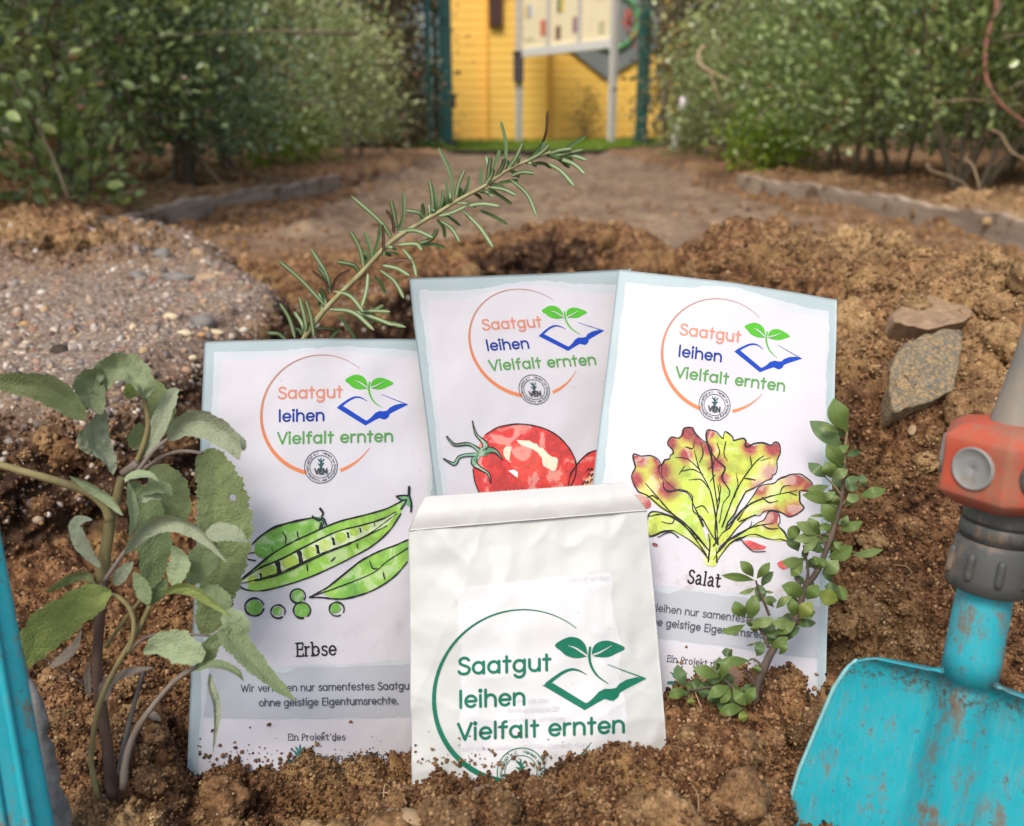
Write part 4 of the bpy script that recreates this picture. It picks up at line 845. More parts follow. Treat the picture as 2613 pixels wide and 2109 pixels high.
for q in ([(640, 1170), (570, 1110), (500, 1100)], [(660, 1200), (600, 1170), (540, 1180)], [(700, 1290), (650, 1230), (580, 1230)], [(640, 1130), (660, 1080), (650, 1020)], [(560, 1040), (600, 1050), (610, 1010)], [(690, 1170), (720, 1140), (730, 1110)], [(840, 1330), (860, 1260), (850, 1190)], [(900, 1220), (960, 1230)], [(940, 1150), (930, 1090)], [(990, 1120), (1050, 1100)], [(1000, 1330), (1040, 1360), (1090, 1350)], [(1100, 1310), (1120, 1270), (1160, 1260)], [(1150, 1300), (1200, 1320)], [(500, 1440), (480, 1480), (420, 1470)], [(600, 1530), (610, 1560), (640, 1570)], [(400, 1340), (370, 1320), (340, 1330)], [(620, 1390), (660, 1380), (690, 1420)], [(630, 1440), (670, 1470)], [(1000, 1490), (1040, 1510), (1090, 1510)], [(900, 1520), (930, 1500), (940, 1470)], [(740, 1360), (760, 1300), (755, 1250)], [(520, 1560), (470, 1530), (400, 1560)], [(850, 1580), (880, 1575), (900, 1600), (950, 1640), (1020, 1640)], [(555, 1150), (520, 1200)], [(700, 1240), (730, 1200)], [(740, 1020), (755, 1070), (740, 1110)], [(790, 1010), (780, 1080), (800, 1120)]): d.stroke(Z7(q), [2.2, 3, 1.6], wob=.2)
d.build('ink_drawing', M_INKB, pk3)

# --- the white paper bag in front
def crease(st):
    x, y = st[:, 0]*1.0, st[:, 1]*1.15; z = np.zeros(len(st))
    r = .0012*fbm(np.c_[x*5, y*5, z+3], 3, 41); 
    for a, b, c_, h in ((.9, .42, .30, .0011), (-.35, .93, .62, .0008), (.62, -.78, .05, .0007), (.2, .98, .95, .0007), (1, .12, .82, .0006), (-.8, .6, -.1, .0006), (.5, .86, 1.02, .0006)):
        dd = x*a+y*b-c_+.05*fbm(np.c_[x*6, y*6, z+c_], 2, 43); r = r+h*np.exp(-np.abs(dd)/.06)
    r = r+.0011*(1-np.abs(fbm(np.c_[x*6, y*6, z], 2, 47))*2)+.00012*(1-np.abs(fbm(np.c_[x*20, y*20, z], 2, 49))*2)
    return r+.005*np.sin(math.pi*np.clip(st[:, 0], 0, 1))*sstep(0, .4, st[:, 1])
bag = empty('paper_bag', P(1052, 2080, .333)); tag(bag, 'white translucent paper bag with dark green logo and folded flap, in front of the packets', 'paper bag')
shb = Sheet((1043, 1352, .346), (1650, 1302, .346), (1053, 2085, .332), (1715, 2085, .332), crease)
n = N('bag paper'); v = n.noise(30, 5, .6); c = n.mix(v, (.49, .51, .495), (.565, .58, .57)); n.bump(n.noise(420, 4, .6), .08, .0003); n.translucent((.7, .72, .66), .12); M_BAG = n.done(c, .48, .4)
shb.body('bag_body', M_BAG, bag, 130, 150, .0022)
# inner seed sheet seen through the thin paper
d = Decal(shb, .00008); d.fill(ragged([(.20, .22), (.83, .20), (.85, 1), (.20, 1)], .006, 40, 8), smooth=1, st=True, Lst=.02); d.build('inner_sheet', paper_mat('inner sheet', (.52, .532, .545), (.57, .58, .592)), bag)
# flap: a narrower strip folded at the mouth
def fl_bend(st): return crease(np.c_[st[:, 0], st[:, 1]*.1])*.5+.0022*np.sin(math.pi*st[:, 1])
fl = Sheet((1085, 1268, .3475), (1588, 1232, .3475), (1043, 1355, .3445), (1652, 1303, .3445), fl_bend)
def cutf(g):
    g = g.copy(); e = g[:, 1] < .02; g[:, 1] += e*.012*np.sin(g[:, 0]*310); return g
n = N('flap paper'); v = n.noise(40, 5, .6); n.bump(n.noise(420, 4, .6), .08, .0003); n.translucent((.66, .68, .66), .15); M_FLAP = n.done(n.mix(v, (.53, .54, .53), (.60, .61, .595)), .5, .4)
fl.body('flap', M_FLAP, bag, 160, 24, .0008, cut=cutf)
GINK = ink('dark green print', (.008, .135, .082), .25)
LOGO_G = {k: GINK for k in ('ring', 'w1', 'w2', 'w3', 'book', 'sprout', 'seal', 'root')}; LOGO_G['paper'] = M_BAG
logo(shb, Frame((1327.4, 1776.2), (220, -10.5), (-2, -220)), LOGO_G, bag)
GH_ = ink('show-through text', (.50, .50, .53))
for tx, a, b, cp in (('vielfalt ernten', (860, 545), (1062, 535), 11), ('trocken ausgereift', (565, 1180), (815, 1172), 10), ('vor Regen schutzen.', (568, 1228), (845, 1218), 10), ('sehr selten wieder', (342, 1368), (590, 1358), 10), ('sollten danach den', (640, 1355), (950, 1345), 10), ('sind bis der', (600, 1135), (760, 1128), 9)):
    d = Decal(shb, .00016); pa, pb = Z6([a, b]); text(d, tx.replace('R', 'P') if 'R' not in GLYPH else tx, pa, pb, cp, 3.2); d.build('show_through_lettering', GH_, bag)

# crumbs of earth clinging to the paper just above the soil line
_rg = np.random.default_rng(33); _P = []
for _sh, _u, _v in ((sh1, (500, 1040), (1925, 1960)), (shb, (1060, 1700), (1940, 1960)), (sh3, (1720, 2090), (1745, 1790))):
    _uu = _rg.uniform(*_u, 190); _vv = np.interp(_uu, _u, _v)-_rg.exponential(22, 190)+10; _P.append(_sh(_sh.st(np.c_[_uu, _vv]), .0006))
_P = np.concatenate(_P); _s = .00025+.0009*_rg.random(len(_P))**3
CV, CF = scatter(blobs(tv1, len(_P), .4), tf1, _P, rotmats(len(_P)), np.c_[_s, _s*.9, _s*.8])
tag(mesh_np('soil_crumbs', CV, CF, M_CRUMB, attrs={'tint': np.repeat(_rg.uniform(.1, .7, len(_P)), 12), 'sandy': np.repeat(_rg.uniform(0, .5, len(_P)), 12)}), kind='stuff')
# ------------------------------------------------------------------ plants in the foreground
def leaf_arrays(mid, width, prof='ovate', roll=0., fold=.12, curl=.0, nseg=26, ncr=6, serr=0., wrin=0., seed=0, toward=None, twist=0., hole=None):
    mid = np.asarray(mid, float); n = nseg+1; p = catmull(mid, n)
    T = np.gradient(p, axis=0); T /= np.linalg.norm(T, axis=1)[:, None]
    s = np.linspace(0, 1, n)
    if prof == 'ovate': w = np.sin(math.pi*np.clip(s, 0, 1)**.82)**.75
    elif prof == 'obov': w = np.sin(math.pi*s**1.12)**.95
    elif prof == 'needle': w = np.minimum(1, np.minimum((s+.03)*7, ((1.0-s)*9)**.55)).clip(0, 1)
    else: w = np.interp(s, prof[0], prof[1])
    w = np.maximum(w, .02)*width/2; J = np.linspace(-1, 1, 2*ncr+1); V = []; rg = np.random.default_rng(seed)
    for i in range(n):
        nn = (toward if toward is not None else CAM)-p[i]; nn = nn-T[i]*(nn@T[i]); nn /= np.linalg.norm(nn); B = np.cross(T[i], nn)
        a = roll+twist*(s[i]-.5); ca, sa = math.cos(a), math.sin(a); B, nn = B*ca+nn*sa, nn*ca-B*sa
        wi = w[i]*(1+(.10*math.sin(i*.37+seed)*math.sin(i*.83+seed*2)*(np.abs(J) > .9) if serr else 0)+serr*(1 if i % 2 else -1)*(np.abs(J) > .99))
        V.append(p[i]+B*(J*wi)[:, None]+nn*((np.abs(J)*fold+J*J*curl)*w[i])[:, None])
    V = np.concatenate(V); m = len(J)
    if wrin: V = V+np.array([0, 0, 0])+(fbm(V*220+seed*3.1, 3, seed)[:, None]*wrin*np.array([.4, -1, .5]))
    uv = np.c_[np.tile((J+1)/2, n), np.repeat(s, m)]; idx = np.arange(n*m).reshape(n, m)
    Q = np.stack([idx[:-1, :-1], idx[1:, :-1], idx[1:, 1:], idx[:-1, 1:]], -1).reshape(-1, 4)
    if hole is not None:
        c = V[Q].mean(1); k = np.linalg.norm(proj(c)-np.array(hole[:2]), axis=1) > hole[2]; Q = Q[k]
    return V, Q, uv
def leaf_material(name, top, under, edge, veinc, rough=.6, fuzz=False, tr=.25, spots=None, veins='net', mid=.035):
    n = N(name); uv = n.n('ShaderNodeUVMap', uv_map='uv').outputs[0]; x = n.sep(uv); a = n.math('ABSOLUTE', n.math('SUBTRACT', x[0], .5))
    v = n.noise(160, 4, .6); c = n.mix(v, tuple(np.array(top)*.72), tuple(np.array(top)*1.25))
    if veins == 'net':
        e = n.voro(720, 'DISTANCE_TO_EDGE'); net = n.step(e, .14, .0); c = n.mix(n.math('MULTIPLY', net, .42), c, veinc)
        ang = n.math('ADD', n.math('MULTIPLY', x[1], 11.0), n.math('MULTIPLY', a, -9.0)); sv = n.step(n.math('ABSOLUTE', n.math('SUBTRACT', n.math('FRACT', ang), .5)), .07, .0); c = n.mix(n.math('MULTIPLY', sv, .5), c, veinc)
        bn = n.bump(n.math('SUBTRACT', n.step(e, 0, .3), n.math('MULTIPLY', sv, .6)), .4, .0006)
    if veins == 'rose':
        c = n.mix(n.step(a, .30, .18), c, n.mix(n.step(a, .05, .02), under, veinc))
    else: c = n.mix(n.math('MULTIPLY', n.step(a, mid, mid*.4), .8), c, veinc)
    if edge is not None: c = n.mix(n.math('MULTIPLY', n.step(a, .47, .5), .7), c, edge)
    if spots is not None: c = n.mix(n.step(n.noise(130, 4, .7), .60, .66), c, spots)
    g = n.n('ShaderNodeNewGeometry').outputs['Backfacing']
    if veins != 'rose': c = n.mix(n.math('MULTIPLY', g, .75), c, under)
    if fuzz: n.p.inputs['Sheen Weight'].default_value = .08; n.p.inputs['Sheen Roughness'].default_value = .5
    n.translucent(n.mix(.5, c, (.25, .35, .04)), tr)
    return n.done(c, rough, .2)
def px3(pts, d): return [P(q[0], q[1], (q[2] if len(q) > 2 else d)) for q in pts]
def zoomer(ox, oy, k): return lambda pts: [(ox+q[0]*k, oy+q[1]*k)+tuple(q[2:]) for q in pts]
z1 = zoomer(0, 850, .37436); z2 = zoomer(0, 1400, .40837); z5 = zoomer(650, 250, .41841); zA = zoomer(2000, 850, .37446); z8 = zoomer(1600, 1400, .40829)

# --- the sage
SAGE = empty('sage_plant', P(275, 2000, .31)); tag(SAGE, 'sage plant with large soft grey-green leaves in front of the pea packet', 'plant')
MS = {'olive': leaf_material('sage olive', (.145, .19, .035), (.24, .29, .15), (.34, .38, .2), (.26, .32, .10), .7, True, .3),
      'grey': leaf_material('sage grey', (.20, .24, .085), (.32, .36, .27), (.42, .46, .34), (.37, .41, .27), .8, True, .2),
      'green': leaf_material('sage green', (.12, .175, .038), (.22, .28, .16), (.25, .31, .15), (.17, .24, .10), .7, True, .25),
      'dark': leaf_material('sage dark', (.065, .115, .038), (.2, .26, .12), None, (.13, .20, .11), .6, True, .2),
      'bright': leaf_material('sage bright', (.22, .285, .06), (.28, .35, .12), (.37, .43, .16), (.31, .38, .12), .7, True, .35),
      'pale': leaf_material('sage pale', (.24, .33, .13), (.33, .4, .25), (.42, .45, .25), (.36, .42, .24), .75, True, .25),
      'dead': leaf_material('sage withered', (.12, .10, .085), (.18, .155, .13), None, (.2, .17, .14), .9, False, .1),
      'spot': leaf_material('sage spotted', (.21, .27, .12), (.26, .31, .18), (.36, .4, .27), (.34, .38, .2), .75, True, .2, spots=(.06, .045, .04))}
def nsz(name, c1, c2, sc=120):
    n = N(name); v = n.noise(sc, 5, .6, vec=n.mapv(n.coord(), (1, 1, .25))); n.bump(n.noise(700, 4), .25, .0004); return n.done(n.ramp(v, [(.3, c1), (.7, c2)]), .75, .3)
MST = {'brown': nsz('sage woody stem', (.035, .022, .016), (.12, .075, .055)), 'yel': nsz('sage green stem', (.13, .11, .045), (.26, .22, .10)), 'grey': nsz('sage grey stem', (.20, .18, .15), (.36, .34, .29)), 'lilac': nsz('sage lilac stem', (.10, .075, .06), (.23, .19, .155)), 'dkgrey': nsz('sage dark stem', (.07, .065, .06), (.16, .15, .14))}
def stem(root, pts, d, w0, w1, mat, name='stem', n=22, knots=0):
    p = catmull(px3(pts, d), n); dd = np.linspace(w0, w1, n)/FPX*np.mean([(q-CAM)@np.array([0, CP, -SP]) for q in p])/2
    if knots: dd = dd*(1+.18*np.maximum(0, np.sin(np.linspace(0, knots*2*math.pi, n)))**6)
    return MB().tube(p, dd, 9).build(name, mat, root, True)
stem(SAGE, z2([(705, 1560), (690, 1400), (665, 1200), (640, 1030), (612, 850), (608, 700), (620, 480), (640, 330), (650, 205)]), .312, 30, 22, MST['brown'], knots=3)
stem(SAGE, z1([(690, 1690), (705, 1560), (735, 1400), (752, 1270), (770, 1200), (795, 1130), (810, 1060), (830, 980)]), .314, 32, 20, MST['yel'], knots=2)
stem(SAGE, z1([(750, 1290), (720, 1190), (640, 1110), (560, 1070), (420, 1020), (300, 985), (140, 940), (0, 900), (-120, 880)]), .308, 24, 18, MST['yel'])
stem(SAGE, z2([(610, 1560), (580, 1400), (570, 1290), (600, 1060), (655, 880), (755, 690), (835, 560), (900, 440), (940, 350)]), .303, 14, 14, MST['yel'], knots=3)
stem(SAGE, z2([(770, 1500), (785, 1330), (830, 1180), (905, 1050), (1050, 870), (1130, 800), (1235, 735)]), .308, 20, 11, MST['lilac'], knots=3)
stem(SAGE, z2([(745, 1420), (770, 1250), (830, 1000), (880, 830), (900, 760)]), .318, 14, 10, MST['dkgrey'])
stem(SAGE, z1([(900, 965), (930, 880), (965, 800), (1000, 690), (1010, 600), (995, 500), (980, 430)]), .315, 13, 13, MST['yel'])
stem(SAGE, z1([(935, 950), (1000, 860), (1060, 790), (1150, 720)]), .312, 12, 10, MST['lilac'])
stem(SAGE, z1([(960, 940), (1040, 890), (1110, 840), (1200, 812), (1290, 808), (1385, 822)]), .316, 12, 9, MST['lilac'])
stem(SAGE, z1([(830, 960), (880, 930), (940, 890)]), .314, 20, 26, MST['lilac'])
stem(SAGE, z2([(680, 285), (740, 305), (800, 360), (835, 450), (830, 560), (800, 650)]), .300, 12, 12, MST['yel'])
stem(SAGE, z1([(715, 1690), (780, 1590), (830, 1520), (900, 1430), (990, 1370), (1080, 1330)]), .306, 13, 8, MST['lilac'])
stem(SAGE, z2([(810, 660), (850, 600), (920, 555), (1010, 535), (1180, 535), (1330, 548)]), .312, 8, 6, MST['lilac'])
stem(SAGE, z2([(620, 920), (540, 860), (440, 790), (340, 720), (255, 670)]), .318, 9, 5, MST['brown'])
stem(SAGE, z2([(890, 310), (800, 420), (720, 530), (660, 620)]), .318, 10, 10, MST['yel'])
stem(SAGE, z2([(1180, 750), (1120, 800), (1060, 870)]), .309, 9, 10, MST['lilac'])
def sleaf(z, pts, w, mat, d, **k):
    k.setdefault('wrin', .0012); k.setdefault('nseg', 40); k.setdefault('serr', .035)
    V_, Q_, uv = leaf_arrays(px3(z(pts), d), w*.93/FPX*d, seed=len(SAGE.children)+1, **k); return mesh_np('leaf', V_, Q_, MS[mat], SAGE, uv=uv)
sleaf(z1, [(590, 590), (500, 505), (420, 430), (300, 375), (150, 350), (0, 335), (-160, 330)], 92, 'olive', .300, roll=.55, fold=.12)
sleaf(z1, [(985, 450), (960, 350), (900, 290), (820, 265), (740, 300), (690, 390), (690, 480)], 88, 'spot', .308, roll=-.4, fold=.3, curl=.35, wrin=.004)
sleaf(z1, [(700, 260), (620, 300), (590, 390), (640, 470), (700, 560)], 92, 'spot', .305, roll=.3, fold=.35, curl=.3, wrin=.004)
sleaf(z1, [(715, 520), (660, 600), (640, 700), (680, 800), (740, 880), (770, 970)], 66, 'grey', .310, roll=.5, fold=.3, curl=.3, wrin=.004)
sleaf(z1, [(640, 620), (610, 700), (590, 760), (640, 830)], 44, 'grey', .312, roll=-.6, fold=.3, curl=.4, wrin=.004)
sleaf(z1, [(1060, 670), (1095, 560), (1075, 430), (1000, 300)], 84, 'olive', .330, roll=.2)
sleaf(z1, [(870, 450), (900, 390), (950, 350), (985, 380)], 46, 'bright', .318, roll=.3)
sleaf(z1, [(950, 860), (1030, 740), (1110, 580), (1180, 420), (1225, 385)], 50, 'grey', .316, roll=.35, fold=.35)
sleaf(z1, [(1145, 735), (1220, 640), (1330, 600), (1440, 625), (1550, 700), (1610, 790), (1630, 868)], 84, 'grey', .306, roll=-.45, fold=.3, curl=.2)
sleaf(z1, [(1520, 690), (1580, 720), (1640, 770), (1670, 800)], 48, 'grey', .312, roll=.6, fold=.2)
sleaf(z1, [(965, 800), (945, 720), (950, 610)], 62, 'olive', .326, roll=-.2)
sleaf(z1, [(1300, 560), (1360, 558), (1412, 545)], 14, 'grey', .318)
sleaf(z1, [(1375, 815), (1440, 900), (1500, 1060), (1530, 1250), (1535, 1430), (1510, 1640), (1450, 1880), (1390, 2060)], 146, 'olive', .338, roll=-.05, fold=.06, hole=(594, 1270, 8.5), nseg=170, ncr=30, serr=.03, prof=([0, .06, .16, .3, .45, .6, .72, .85, .95, 1], [.25, .5, .66, .88, 1, .92, .78, .62, .46, .12]))
sleaf(z1, [(1020, 920), (1110, 990), (1170, 1100), (1220, 1230), (1235, 1300)], 96, 'olive', .333, roll=.25)
sleaf(z1, [(845, 1000), (920, 975), (1010, 975), (1080, 1010)], 36, 'pale', .302, roll=.9, fold=.3)
sleaf(z1, [(960, 1100), (1050, 1060), (1130, 1070), (1165, 1110)], 42, 'green', .308, roll=.6, fold=.3)
sleaf(z1, [(950, 1150), (1030, 1110), (1100, 1140)], 32, 'grey', .309, roll=.5, fold=.3)
sleaf(z1, [(880, 1010), (960, 1140), (1030, 1320), (1050, 1500), (1020, 1700), (960, 1800)], 92, 'dark', .320, roll=.2, fold=.15)
sleaf(z1, [(870, 1020), (890, 1150), (900, 1280), (880, 1400)], 34, 'pale', .305, roll=.8, fold=.4)
sleaf(z1, [(845, 1510), (920, 1400), (1020, 1310), (1130, 1275), (1270, 1310), (1400, 1400), (1550, 1565)], 58, 'grey', .301, roll=-.65, fold=.35, curl=.2)
sleaf(z1, [(1400, 1400), (1480, 1365), (1590, 1375), (1690, 1430)], 58, 'grey', .318, roll=.5, fold=.2)
sleaf(z1, [(690, 1600), (610, 1500), (550, 1400), (530, 1310), (570, 1280), (630, 1275)], 46, 'grey', .306, roll=.6, fold=.4)
sleaf(z1, [(840, 1245), (760, 1140), (660, 1070), (560, 1015), (470, 975)], 42, 'pale', .302, roll=.9, fold=.4)
sleaf(z2, [(690, 265), (590, 300), (440, 390), (300, 500), (190, 640), (150, 760)], 118, 'bright', .296, roll=.35, fold=.1, prof=([0, .12, .3, .5, .7, .86, 1], [.15, .6, .85, 1, .95, .65, .06]))
sleaf(z2, [(595, 215), (540, 165), (450, 180), (360, 230), (280, 280)], 38, 'olive', .312, roll=.8, fold=.3)
sleaf(z2, [(315, 740), (400, 690), (470, 620), (510, 510)], 34, 'dead', .314, roll=.6, fold=.4)
sleaf(z2, [(1275, 680), (1180, 640), (1080, 600), (980, 610), (900, 660)], 92, 'pale', .298, roll=.35, fold=.1, prof=([0, .15, .4, .6, .8, 1], [.3, .75, 1, .9, .55, .1]))
sleaf(z2, [(1020, 280), (1100, 245), (1200, 250), (1320, 330), (1450, 430)], 44, 'bright', .300, roll=-.8, fold=.35)
sleaf(z2, [(1250, 240), (1330, 290), (1400, 340), (1435, 380)], 58, 'green', .322, roll=.3)
sleaf(z2, [(1385, 480), (1450, 560), (1550, 680), (1690, 820), (1840, 950)], 74, 'green', .304, roll=.3, fold=.3, serr=.05, prof=([0, .1, .3, .6, .85, 1], [.4, .85, 1, .72, .42, .08]))
sleaf(z2, [(1380, 430), (1440, 440), (1510, 480), (1560, 520)], 60, 'pale', .312, roll=.2)
sleaf(z2, [(1235, 735), (1270, 680), (1330, 590), (1440, 490)], 56, 'green', .303, roll=-.3, fold=.2)
sleaf(z2, [(1220, 765), (1310, 730), (1400, 740), (1480, 780), (1525, 830)], 34, 'green', .300, roll=.8, fold=.3)
sleaf(z2, [(1310, 780), (1315, 860), (1345, 960), (1350, 1080), (1330, 1280)], 24, 'grey', .304, roll=.5, fold=.5)
sleaf(z2, [(930, 350), (890, 240), (835, 145)], 44, 'green', .302, roll=.4, fold=.3)
sleaf(z2, [(930, 350), (990, 260), (1040, 180)], 40, 'dark', .306, roll=-.4, fold=.3)
sleaf(z1, [(1170, 1720), (1220, 1620), (1230, 1540), (1170, 1450)], 66, 'pale', .314, roll=.5, fold=.3)
sleaf(z1, [(1270, 1700), (1350, 1600), (1420, 1480), (1430, 1400)], 82, 'green', .322, roll=.2)
sleaf(z1, [(780, 1720), (840, 1640), (910, 1560)], 40, 'grey', .316, roll=.4, fold=.3)
sleaf(z2, [(690, 860), (760, 800), (850, 770), (965, 745)], 28, 'dead', .308, roll=.7, fold=.5)
sleaf(z2, [(640, 960), (680, 850), (760, 800)], 40, 'dead', .310, roll=.4, fold=.4)
sleaf(z2, [(930, 1030), (960, 1050), (1010, 1080)], 24, 'dead', .314, roll=.4, fold=.4)
sleaf(z2, [(560, 930), (550, 800), (560, 700)], 20, 'dead', .316, roll=.5, fold=.4)
sleaf(z1, [(500, 480), (560, 490), (600, 530)], 30, 'bright', .312, roll=.3)

# --- the rosemary sprig
ROSE = empty('rosemary_sprig', P(700, 930, .425)); tag(ROSE, 'rosemary sprig leaning to the right above the pea and tomato packets', 'plant')
RSTEM = [(210, 1640), (300, 1470), (430, 1290), (640, 1080), (820, 890), (1000, 770), (1120, 700), (1250, 620), (1400, 540), (1530, 450), (1650, 390), (1800, 335), (1900, 310)]
rs3 = z5(RSTEM); rd = lambda u: .432-.00003*(u-700)
stem(ROSE, [(q[0], q[1], rd(q[0])) for q in rs3], .43, 15, 6, nsz('rosemary stem', (.20, .19, .075), (.38, .36, .20), 200), n=50, knots=9)
MR = leaf_material('rosemary leaf', (.075, .125, .045), (.27, .34, .19), None, (.36, .42, .27), .5, False, .15, veins='rose'); MRD = leaf_material('rosemary dry', (.05, .025, .02), (.16, .09, .06), None, (.2, .13, .09), .7, False, .05, veins='rose')
MRT = leaf_material('rosemary top side', (.06, .115, .04), (.09, .15, .06), None, (.16, .22, .1), .42, False, .15, veins='plain', mid=.05)
RL = [[(430, 1270), (280, 1110), (140, 990)], [(460, 1190), (440, 1080), (340, 915)], [(455, 1180), (430, 1120), (345, 1050), 2], [(455, 1170), (430, 1090), (385, 1030)], [(470, 1180), (500, 1100), (590, 1045), 2], [(640, 1070), (600, 1020), (495, 1000)], [(665, 1040), (640, 920), (580, 810)], [(720, 1000), (700, 900), (665, 815), 1], [(720, 980), (750, 880), (770, 760), 1], [(785, 960), (785, 860), (780, 770), 2], [(835, 860), (770, 760), (585, 595)], [(850, 830), (840, 750), (800, 680), 2], [(865, 800), (850, 710), (830, 620)], [(870, 820), (905, 720), (905, 575), 1], [(1040, 740), (1000, 700), (920, 685)], [(1020, 770), (1010, 720), (1025, 675), 1], [(1080, 720), (1085, 620), (1065, 495)], [(1090, 720), (1110, 640), (1075, 520), 1], [(1105, 720), (1105, 660), (1070, 615), 1], [(1215, 610), (1190, 450), (1120, 300), 1], [(1225, 610), (1245, 520), (1280, 435)], [(1240, 610), (1290, 560), (1310, 475), 1], [(1120, 720), (1200, 700), (1290, 660)], [(1290, 660), (1390, 645), (1495, 660)], [(1380, 540), (1380, 480), (1380, 430), 1], [(1420, 510), (1430, 430), (1440, 360)], [(1400, 540), (1440, 480), (1455, 430)], [(1455, 440), (1475, 380), (1495, 315), 1], [(1470, 490), (1510, 420), (1525, 370)], [(1530, 410), (1530, 270), (1500, 140), 1], [(1540, 440), (1590, 370), (1635, 275)], [(1660, 390), (1720, 320), (1765, 265), 1], [(1755, 275), (1778, 200), (1785, 75), 2], [(1650, 390), (1740, 340), (1800, 285)], [(1790, 345), (1860, 320), (1935, 310)], [(1890, 310), (1960, 270), (2015, 235), 1], [(1800, 360), (1900, 340), (2005, 315)], [(1870, 350), (1950, 355), (2025, 378)], [(1830, 365), (1940, 400), (2015, 465)], [(1700, 400), (1760, 400), (1815, 430), 1], [(1790, 400), (1870, 450), (1950, 540)], [(1560, 480), (1630, 455), (1705, 460)], [(1480, 525), (1550, 510), (1610, 505), 1], [(1560, 500), (1660, 590), (1720, 725)], [(1430, 545), (1520, 560), (1595, 595)], [(1420, 550), (1500, 600), (1570, 650), 1], [(1370, 690), (1450, 720), (1545, 775), 1], [(1270, 690), (1370, 790), (1455, 915)], [(1110, 740), (1150, 790), (1160, 855), 1], [(1130, 750), (1200, 800), (1250, 880)], [(870, 820), (980, 810), (1090, 855)], [(1000, 890), (1080, 860), (1115, 800)], [(870, 895), (980, 890), (1020, 930)], [(1010, 900), (1090, 895), (1165, 915), 1], [(800, 1000), (880, 990), (965, 995), 2], [(900, 920), (960, 1000), (985, 1090)], [(780, 1020), (870, 1040), (945, 1085)], [(760, 1050), (850, 1120), (910, 1225)], [(725, 1090), (770, 1130), (795, 1195), 1], [(690, 1070), (680, 1170), (650, 1280)], [(480, 1180), (580, 1210), (665, 1310)], [(460, 1290), (600, 1310), (730, 1420)], [(560, 1300), (700, 1330), (855, 1390)], [(640, 1320), (760, 1360), (925, 1400)], [(600, 1310), (700, 1300), (830, 1305)], [(680, 1310), (740, 1290), (785, 1265)], [(510, 1320), (570, 1400), (615, 1470), 1], [(455, 1470), (490, 1430), (525, 1410), 1], [(300, 1450), (310, 1380), (270, 1210)], [(360, 1460), (340, 1330), (310, 1230)], [(245, 1470), (210, 1350), (150, 1250)], [(190, 1475), (140, 1440), (80, 1435)], [(300, 1455), (280, 1430), (255, 1405), 1]]
for i, q in enumerate(RL):
    m_ = q[3] if len(q) > 3 else 0; q = z5(q[:3]); rr0 = random.Random(i); u0 = q[0][0]; q = [(a, b, rd(u0)+(-.004 if m_ != 1 else .003)*j) for j, (a, b) in enumerate(q)]
    d0 = rd(u0); V_, Q_, uv = leaf_arrays(px3(q, d0), (11.5 if m_ == 0 else 9 if m_ == 1 else 7.5)/FPX*d0, 'needle', roll=rr0.uniform(-.5, .5), fold=-.25 if m_ == 0 else .3, nseg=16, ncr=4, seed=i)
    mesh_np('leaf', V_, Q_, (MR, MRT, MRD)[m_], ROSE, uv=uv)
rw = random.Random(4); _st = catmull(np.array([q[:2] for q in rs3]), 60)
for i in range(34):
    k = rw.randint(4, 56); u, v = _st[k]; t = _st[min(59, k+1)]-_st[k-1]; t = t/np.linalg.norm(t); sg = rw.choice([-1, 1]); n_ = np.array([-t[1], t[0]])*sg; L_ = rw.uniform(32, 70); d0 = rd(u)+.002
    a_, b_ = t*rw.uniform(.35, .8), n_*rw.uniform(.6, .95); e = np.array([u, v])+(a_+b_)*L_; m_ = np.array([u, v])+(a_*.62+b_*.42)*L_
    V_, Q_, uv = leaf_arrays(px3([(u, v, d0), (*m_, d0-.002+rw.uniform(-.004, .006)), (*e, d0+rw.uniform(-.007, .010))], d0), rw.uniform(8, 12)/FPX*d0, 'needle', roll=rw.uniform(-.8, .8), fold=-.25, nseg=14, ncr=4, seed=i)
    mesh_np('leaf', V_, Q_, rw.choice([MR, MRT, MRT]), ROSE, uv=uv)
MB().tube(px3(z5([(460, 1290), (540, 1300), (640, 1310)]), .428), .0006, 6).build('side_shoot', MST['grey'], ROSE, True)

# --- the small-leaved evergreen branch
BOX = empty('evergreen_branch', P(1925, 1790, .335)); tag(BOX, 'small-leaved evergreen branch stuck in the earth before the lettuce packet', 'plant')
MBK = nsz('dark bark', (.028, .020, .016), (.11, .08, .06)); MBG = nsz('young bark', (.08, .06, .035), (.19, .15, .08))
bd = lambda v: .334+.024*max(0, min(1, (1780-v)/680))
def bstem(pts, w0, w1, mat=MBK, **k): stem(BOX, [(a, b, bd(b)) for a, b in pts], .34, w0, w1, mat, 'branch', **k)
bstem(z8([(790, 960), (812, 870), (868, 720), (930, 605), (1030, 485), (1080, 350), (1120, 235)])+zA([(245, 1630)])[:0]+[(2078, 1470), (2094, 1440)]+zA([(320, 1400), (350, 1300), (372, 1230), (400, 1080), (410, 900)]), 22, 9, n=60, knots=9)
bstem(zA([(410, 910), (420, 780), (432, 675)]), 8, 6, MBG)
bstem(z8([(1080, 360), (1120, 240), (1130, 130), (1105, -20)]), 9, 6); bstem(z8([(885, 620), (835, 510), (790, 470), (750, 445)]), 9, 5); bstem(z8([(890, 420), (850, 320), (825, 270), (805, 200)]), 8, 5); bstem(z8([(800, 845), (760, 790), (735, 760)]), 8, 5); bstem(z8([(855, 745), (800, 695), (765, 695)]), 7, 5)
